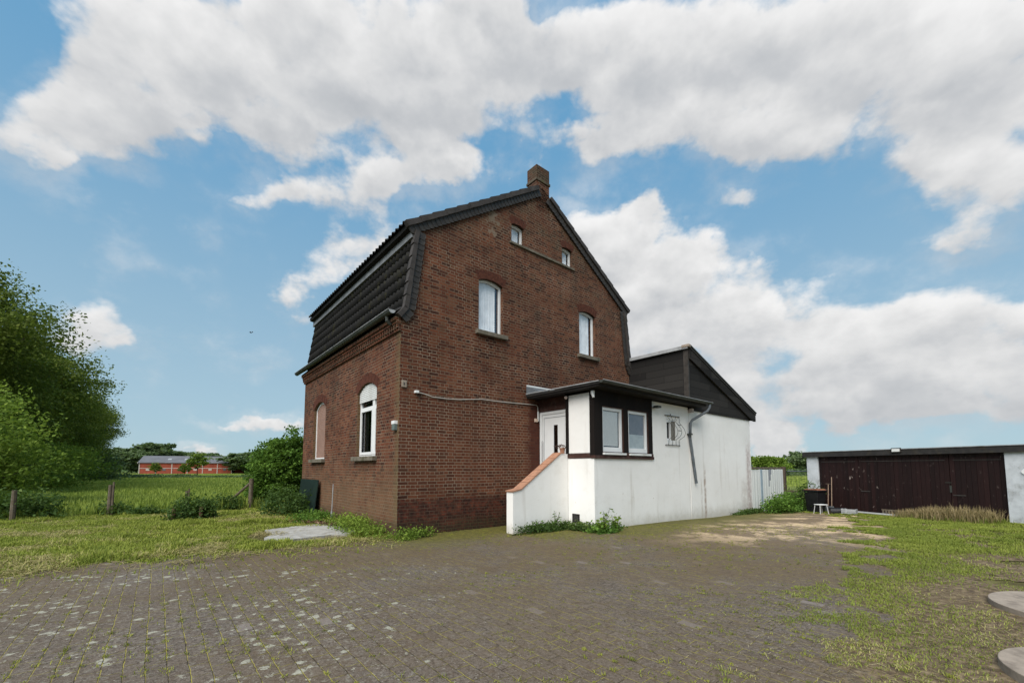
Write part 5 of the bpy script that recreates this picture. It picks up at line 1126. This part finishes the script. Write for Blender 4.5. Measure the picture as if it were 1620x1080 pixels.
# handles leaning on the doors
def tool(name, label, a, h, d0, head):
    g0 = gl(a, -.35); r = root(name, (g0[0], g0[1], -.20), GRT, label, 'tool'); MB().tube([(0, .26, .05), (.01, .34, h)], .014, 8).build('handle', M['handle_wood'], r)
    if head == 't': MB().tube([(-.09, .34, h), (.10, .34, h)], .018, 8).build('grip', M['wood_dark'], r)
    mb = MB(); mb.box(-.09, .24, -.02, .09, .27, .25); mb.build('blade', M['zinc_pipe'], r, bevel=.008); return r
tool('spade', 'spade with a T handle leaning on the brown doors beside the bin', .92, 1.12, 0, 't')
tool('shovel', 'long handled shovel leaning on the brown doors, right of the spade', 1.06, 1.40, 0, 's')
p = (12.15, 16.0, -.07); rl = root('roll_of_film', p, R(-25), 'black roll of sheeting lying on the ground before the doors', 'roll'); MB().tube([(-.20, 0, 0), (.20, 0, 0)], .15, 16).build('roll', M['blackplastic'], rl, smooth=False); MB().tube([(-.205, 0, 0), (-.202, 0, 0)], .07, 12).build('core', M['wood'], rl)
MB().tube([(.21, 0, .0), (.27, .0, -.02)], .15, 14).build('wrapping', M['zinc_light'], rl)
p = (12.25, 15.55, -.19); cr = root('crate', p, GRT+R(20), 'grey slatted crate lying beside the black roll', 'crate'); mb = MB()
for i in range(4): mb.box(-.22, -.02, .02+i*.062, .22, .0, .07+i*.062)
mb.box(-.22, 0, .01, -.19, .22, .26); mb.box(.19, 0, .01, .22, .22, .26); mb.build('slats', M['zinc_light'], cr)
p = gl(2.65, -.36, .02); pl_ = root('board', p, GRT, 'long pale board lying on the ground along the brown doors', 'board'); mb = MB(); mb.box(-.95, -.06, .05, .85, .06, .09); mb.build('plank', M['aluminium'], pl_); MB().box(-.7, -.05, 0, -.6, .05, .05).build('batten', M['wood'], pl_)
p = gl(3.25, -.20, .02); ld2 = root('grey_crate', p, GRT, 'flat grey slatted tray behind the long pale board', 'tray'); mb = MB()
for i in range(9): mb.box(-.38+i*.09, -.03, 0, -.33+i*.09, 0, .20)
mb.box(-.40, -.035, .18, .44, .005, .215); mb.build('tray', M['wood'], ld2)
# dry grass before the garage
def ddry(x, y):
    sx = (x-GR0[0])*gd.x+(y-GR0[1])*gd.y; sy = -(x-GR0[0])*gd.y+(y-GR0[1])*gd.x
    return np.where((sx > 3.35) & (sx < 6.0) & (sy < -.02) & (sy > -1.0), np.exp(-((sy+.45)/.33)**2)*sstep((sx-3.3)/.5)*sstep((6.0-sx)/.4), 0)
x, y = scatter(60000, 12, 15.5, 11.3, 15.5, ddry); sx = (x-GR0[0])*gd.x+(y-GR0[1])*gd.y
hgt = (.20+.38*rng.random(len(x))**1.5)*(.55+.6*sstep((sx-3.4)/1.2)*fbm(x, y, 2, 2, 2)*1.3); grass_patch('dry_grass', 'bleached dry grass standing before the brown garage doors', x, y, hgt, .006, .35+.6*rng.random(len(x)), M['grass_dry'], .9)
k = rng.random(len(x)) < .5; grass_patch('green_grass_fringe', 'green grass at the foot of the dry grass clump', x[k], y[k]-.15, .18*rng.random(k.sum())+.05, .007, .3*rng.random(k.sum()), M['grass'], .9)
# manhole rings
def ring(x_, y_, r, hh, label, tilt=0):
    mb = MB(); mb.tube([(0, 0, -.10), (0, 0, hh)], r, 64); o = mb.build('concrete_cover', M['concrete'], bevel=.006); o.location = (x_, y_, .01); o.rotation_euler = (tilt, 0, 0); tag(o, label, 'manhole cover', 'round concrete covers in the grass'); return o
ring(6.05, 4.50, .75, .06, 'farther round concrete cover in the grass at the right edge'); ring(4.25, 3.00, .62, .07, 'nearer round concrete cover at the lower right corner')

# ------------------------------------------------------------------ red barn far away
def far(px_, d): return ((px_-810)/671.*d)
bd = 118.; bx0 = far(220, bd); bx1 = far(361, bd); bl_ = 21.5; BR = R(30)
barn = root('red_barn', (bx0, bd, -.15), BR, 'long low red brick barn with a grey corrugated roof across the meadow', 'barn')
MB().box(0, 0, -.3, bl_, 12, 3.28).build('wall', M['farbrick'], barn)
mb = MB(); mb.prism([(-.3, 3.3), (6, 5.35), (12.3, 3.3), (12.3, 3.15), (-.3, 3.15)], lambda a, b_: (-.35, a, b_), lambda a, b_: (bl_+.35, a, b_)); rfb = mb.build('roof', M['farroof'], barn)
mb = MB()
for i in range(7): xx = bl_*i/6; mb.box(xx-.10, -.07, -.3, xx+.10, 0, 3.15)
mb.box(0, -.05, 1.60, bl_, 0, 1.75); mb.build('concrete_frame', M['pale'], barn)
for i, dk in ((0, 0), (1, 1), (2, 1), (3, 0), (4, 0), (5, 1)):
    xx = bl_*(i+.5)/6; MB().box(xx-.35, -.06, 1.02, xx+.45, -.01, 1.55).build('window', M['farroof'] if dk else M['pale'], barn)
for i in (.12, .27, .45, .92): MB().prism([(2.0, 4.02), (3.2, 4.43)], lambda a, b_: (0, 0, 0), lambda a, b_: (0, 0, 0)) if False else None
for i in (.27, .45, .92):
    mb = MB(); x_ = bl_*i; mb.add([(x_, 1.9, 4.09), (x_+.9, 1.9, 4.09), (x_+.9, 3.3, 4.57), (x_, 3.3, 4.57)], [(0, 1, 2, 3)]); mb.build('roof_light', M['zinc_light'], rfb)
MB().box(-.40, -.35, 3.0, -.30, .2, 3.4).build('gutter_end', M['pale'], barn)
hs = root('farm_outbuilding', (bx0+math.cos(BR)*22-math.sin(BR)*2, bd+math.sin(BR)*22+math.cos(BR)*2, -.15), BR, 'lower grey roofed outbuilding at the right end of the barn', 'building'); MB().box(0, 0, -.3, 9, 8, 2.0).build('wall', M['farbrick'], hs)
mb = MB(); mb.prism([(-.2, 1.9), (4, 4.1), (8.2, 1.9)], lambda a, b_: (-.1, a, b_), lambda a, b_: (9.2, a, b_)); rfo = mb.build('roof', simple('pale_slate', (.30, .31, .34), .9, .1, 1), hs)
mb = MB(); mb.add([(1.0, 1.5, 2.82), (2.3, 1.5, 2.82), (2.3, 2.7, 3.45), (1.0, 2.7, 3.45)], [(0, 1, 2, 3)]); mb.build('roof_light', M['farroof'], rfo)
# a bird far off in the sky
bd_ = root('bird', ((388-810)/669*60, 60, 1.55+(738-520)/669*60), 0, 'small dark bird flying in the blue sky left of the house', 'bird')
mb = MB(); mb.tube([(-.16, 0, 0), (0, 0, .02), (.22, 0, .0)], [.01, .055, .01], 6)
mb.add([(-.04, 0, .02), (.08, 0, .02), (-.10, .05, .22), (-.34, .1, .12)], [(0, 1, 2, 3)]); mb.add([(-.02, 0, .02), (.08, 0, .02), (.20, -.05, .20), (.42, -.1, .06)], [(0, 1, 2, 3)]); mb.build('body', M['black'], bd_)
print('objects', len(bpy.data.objects))
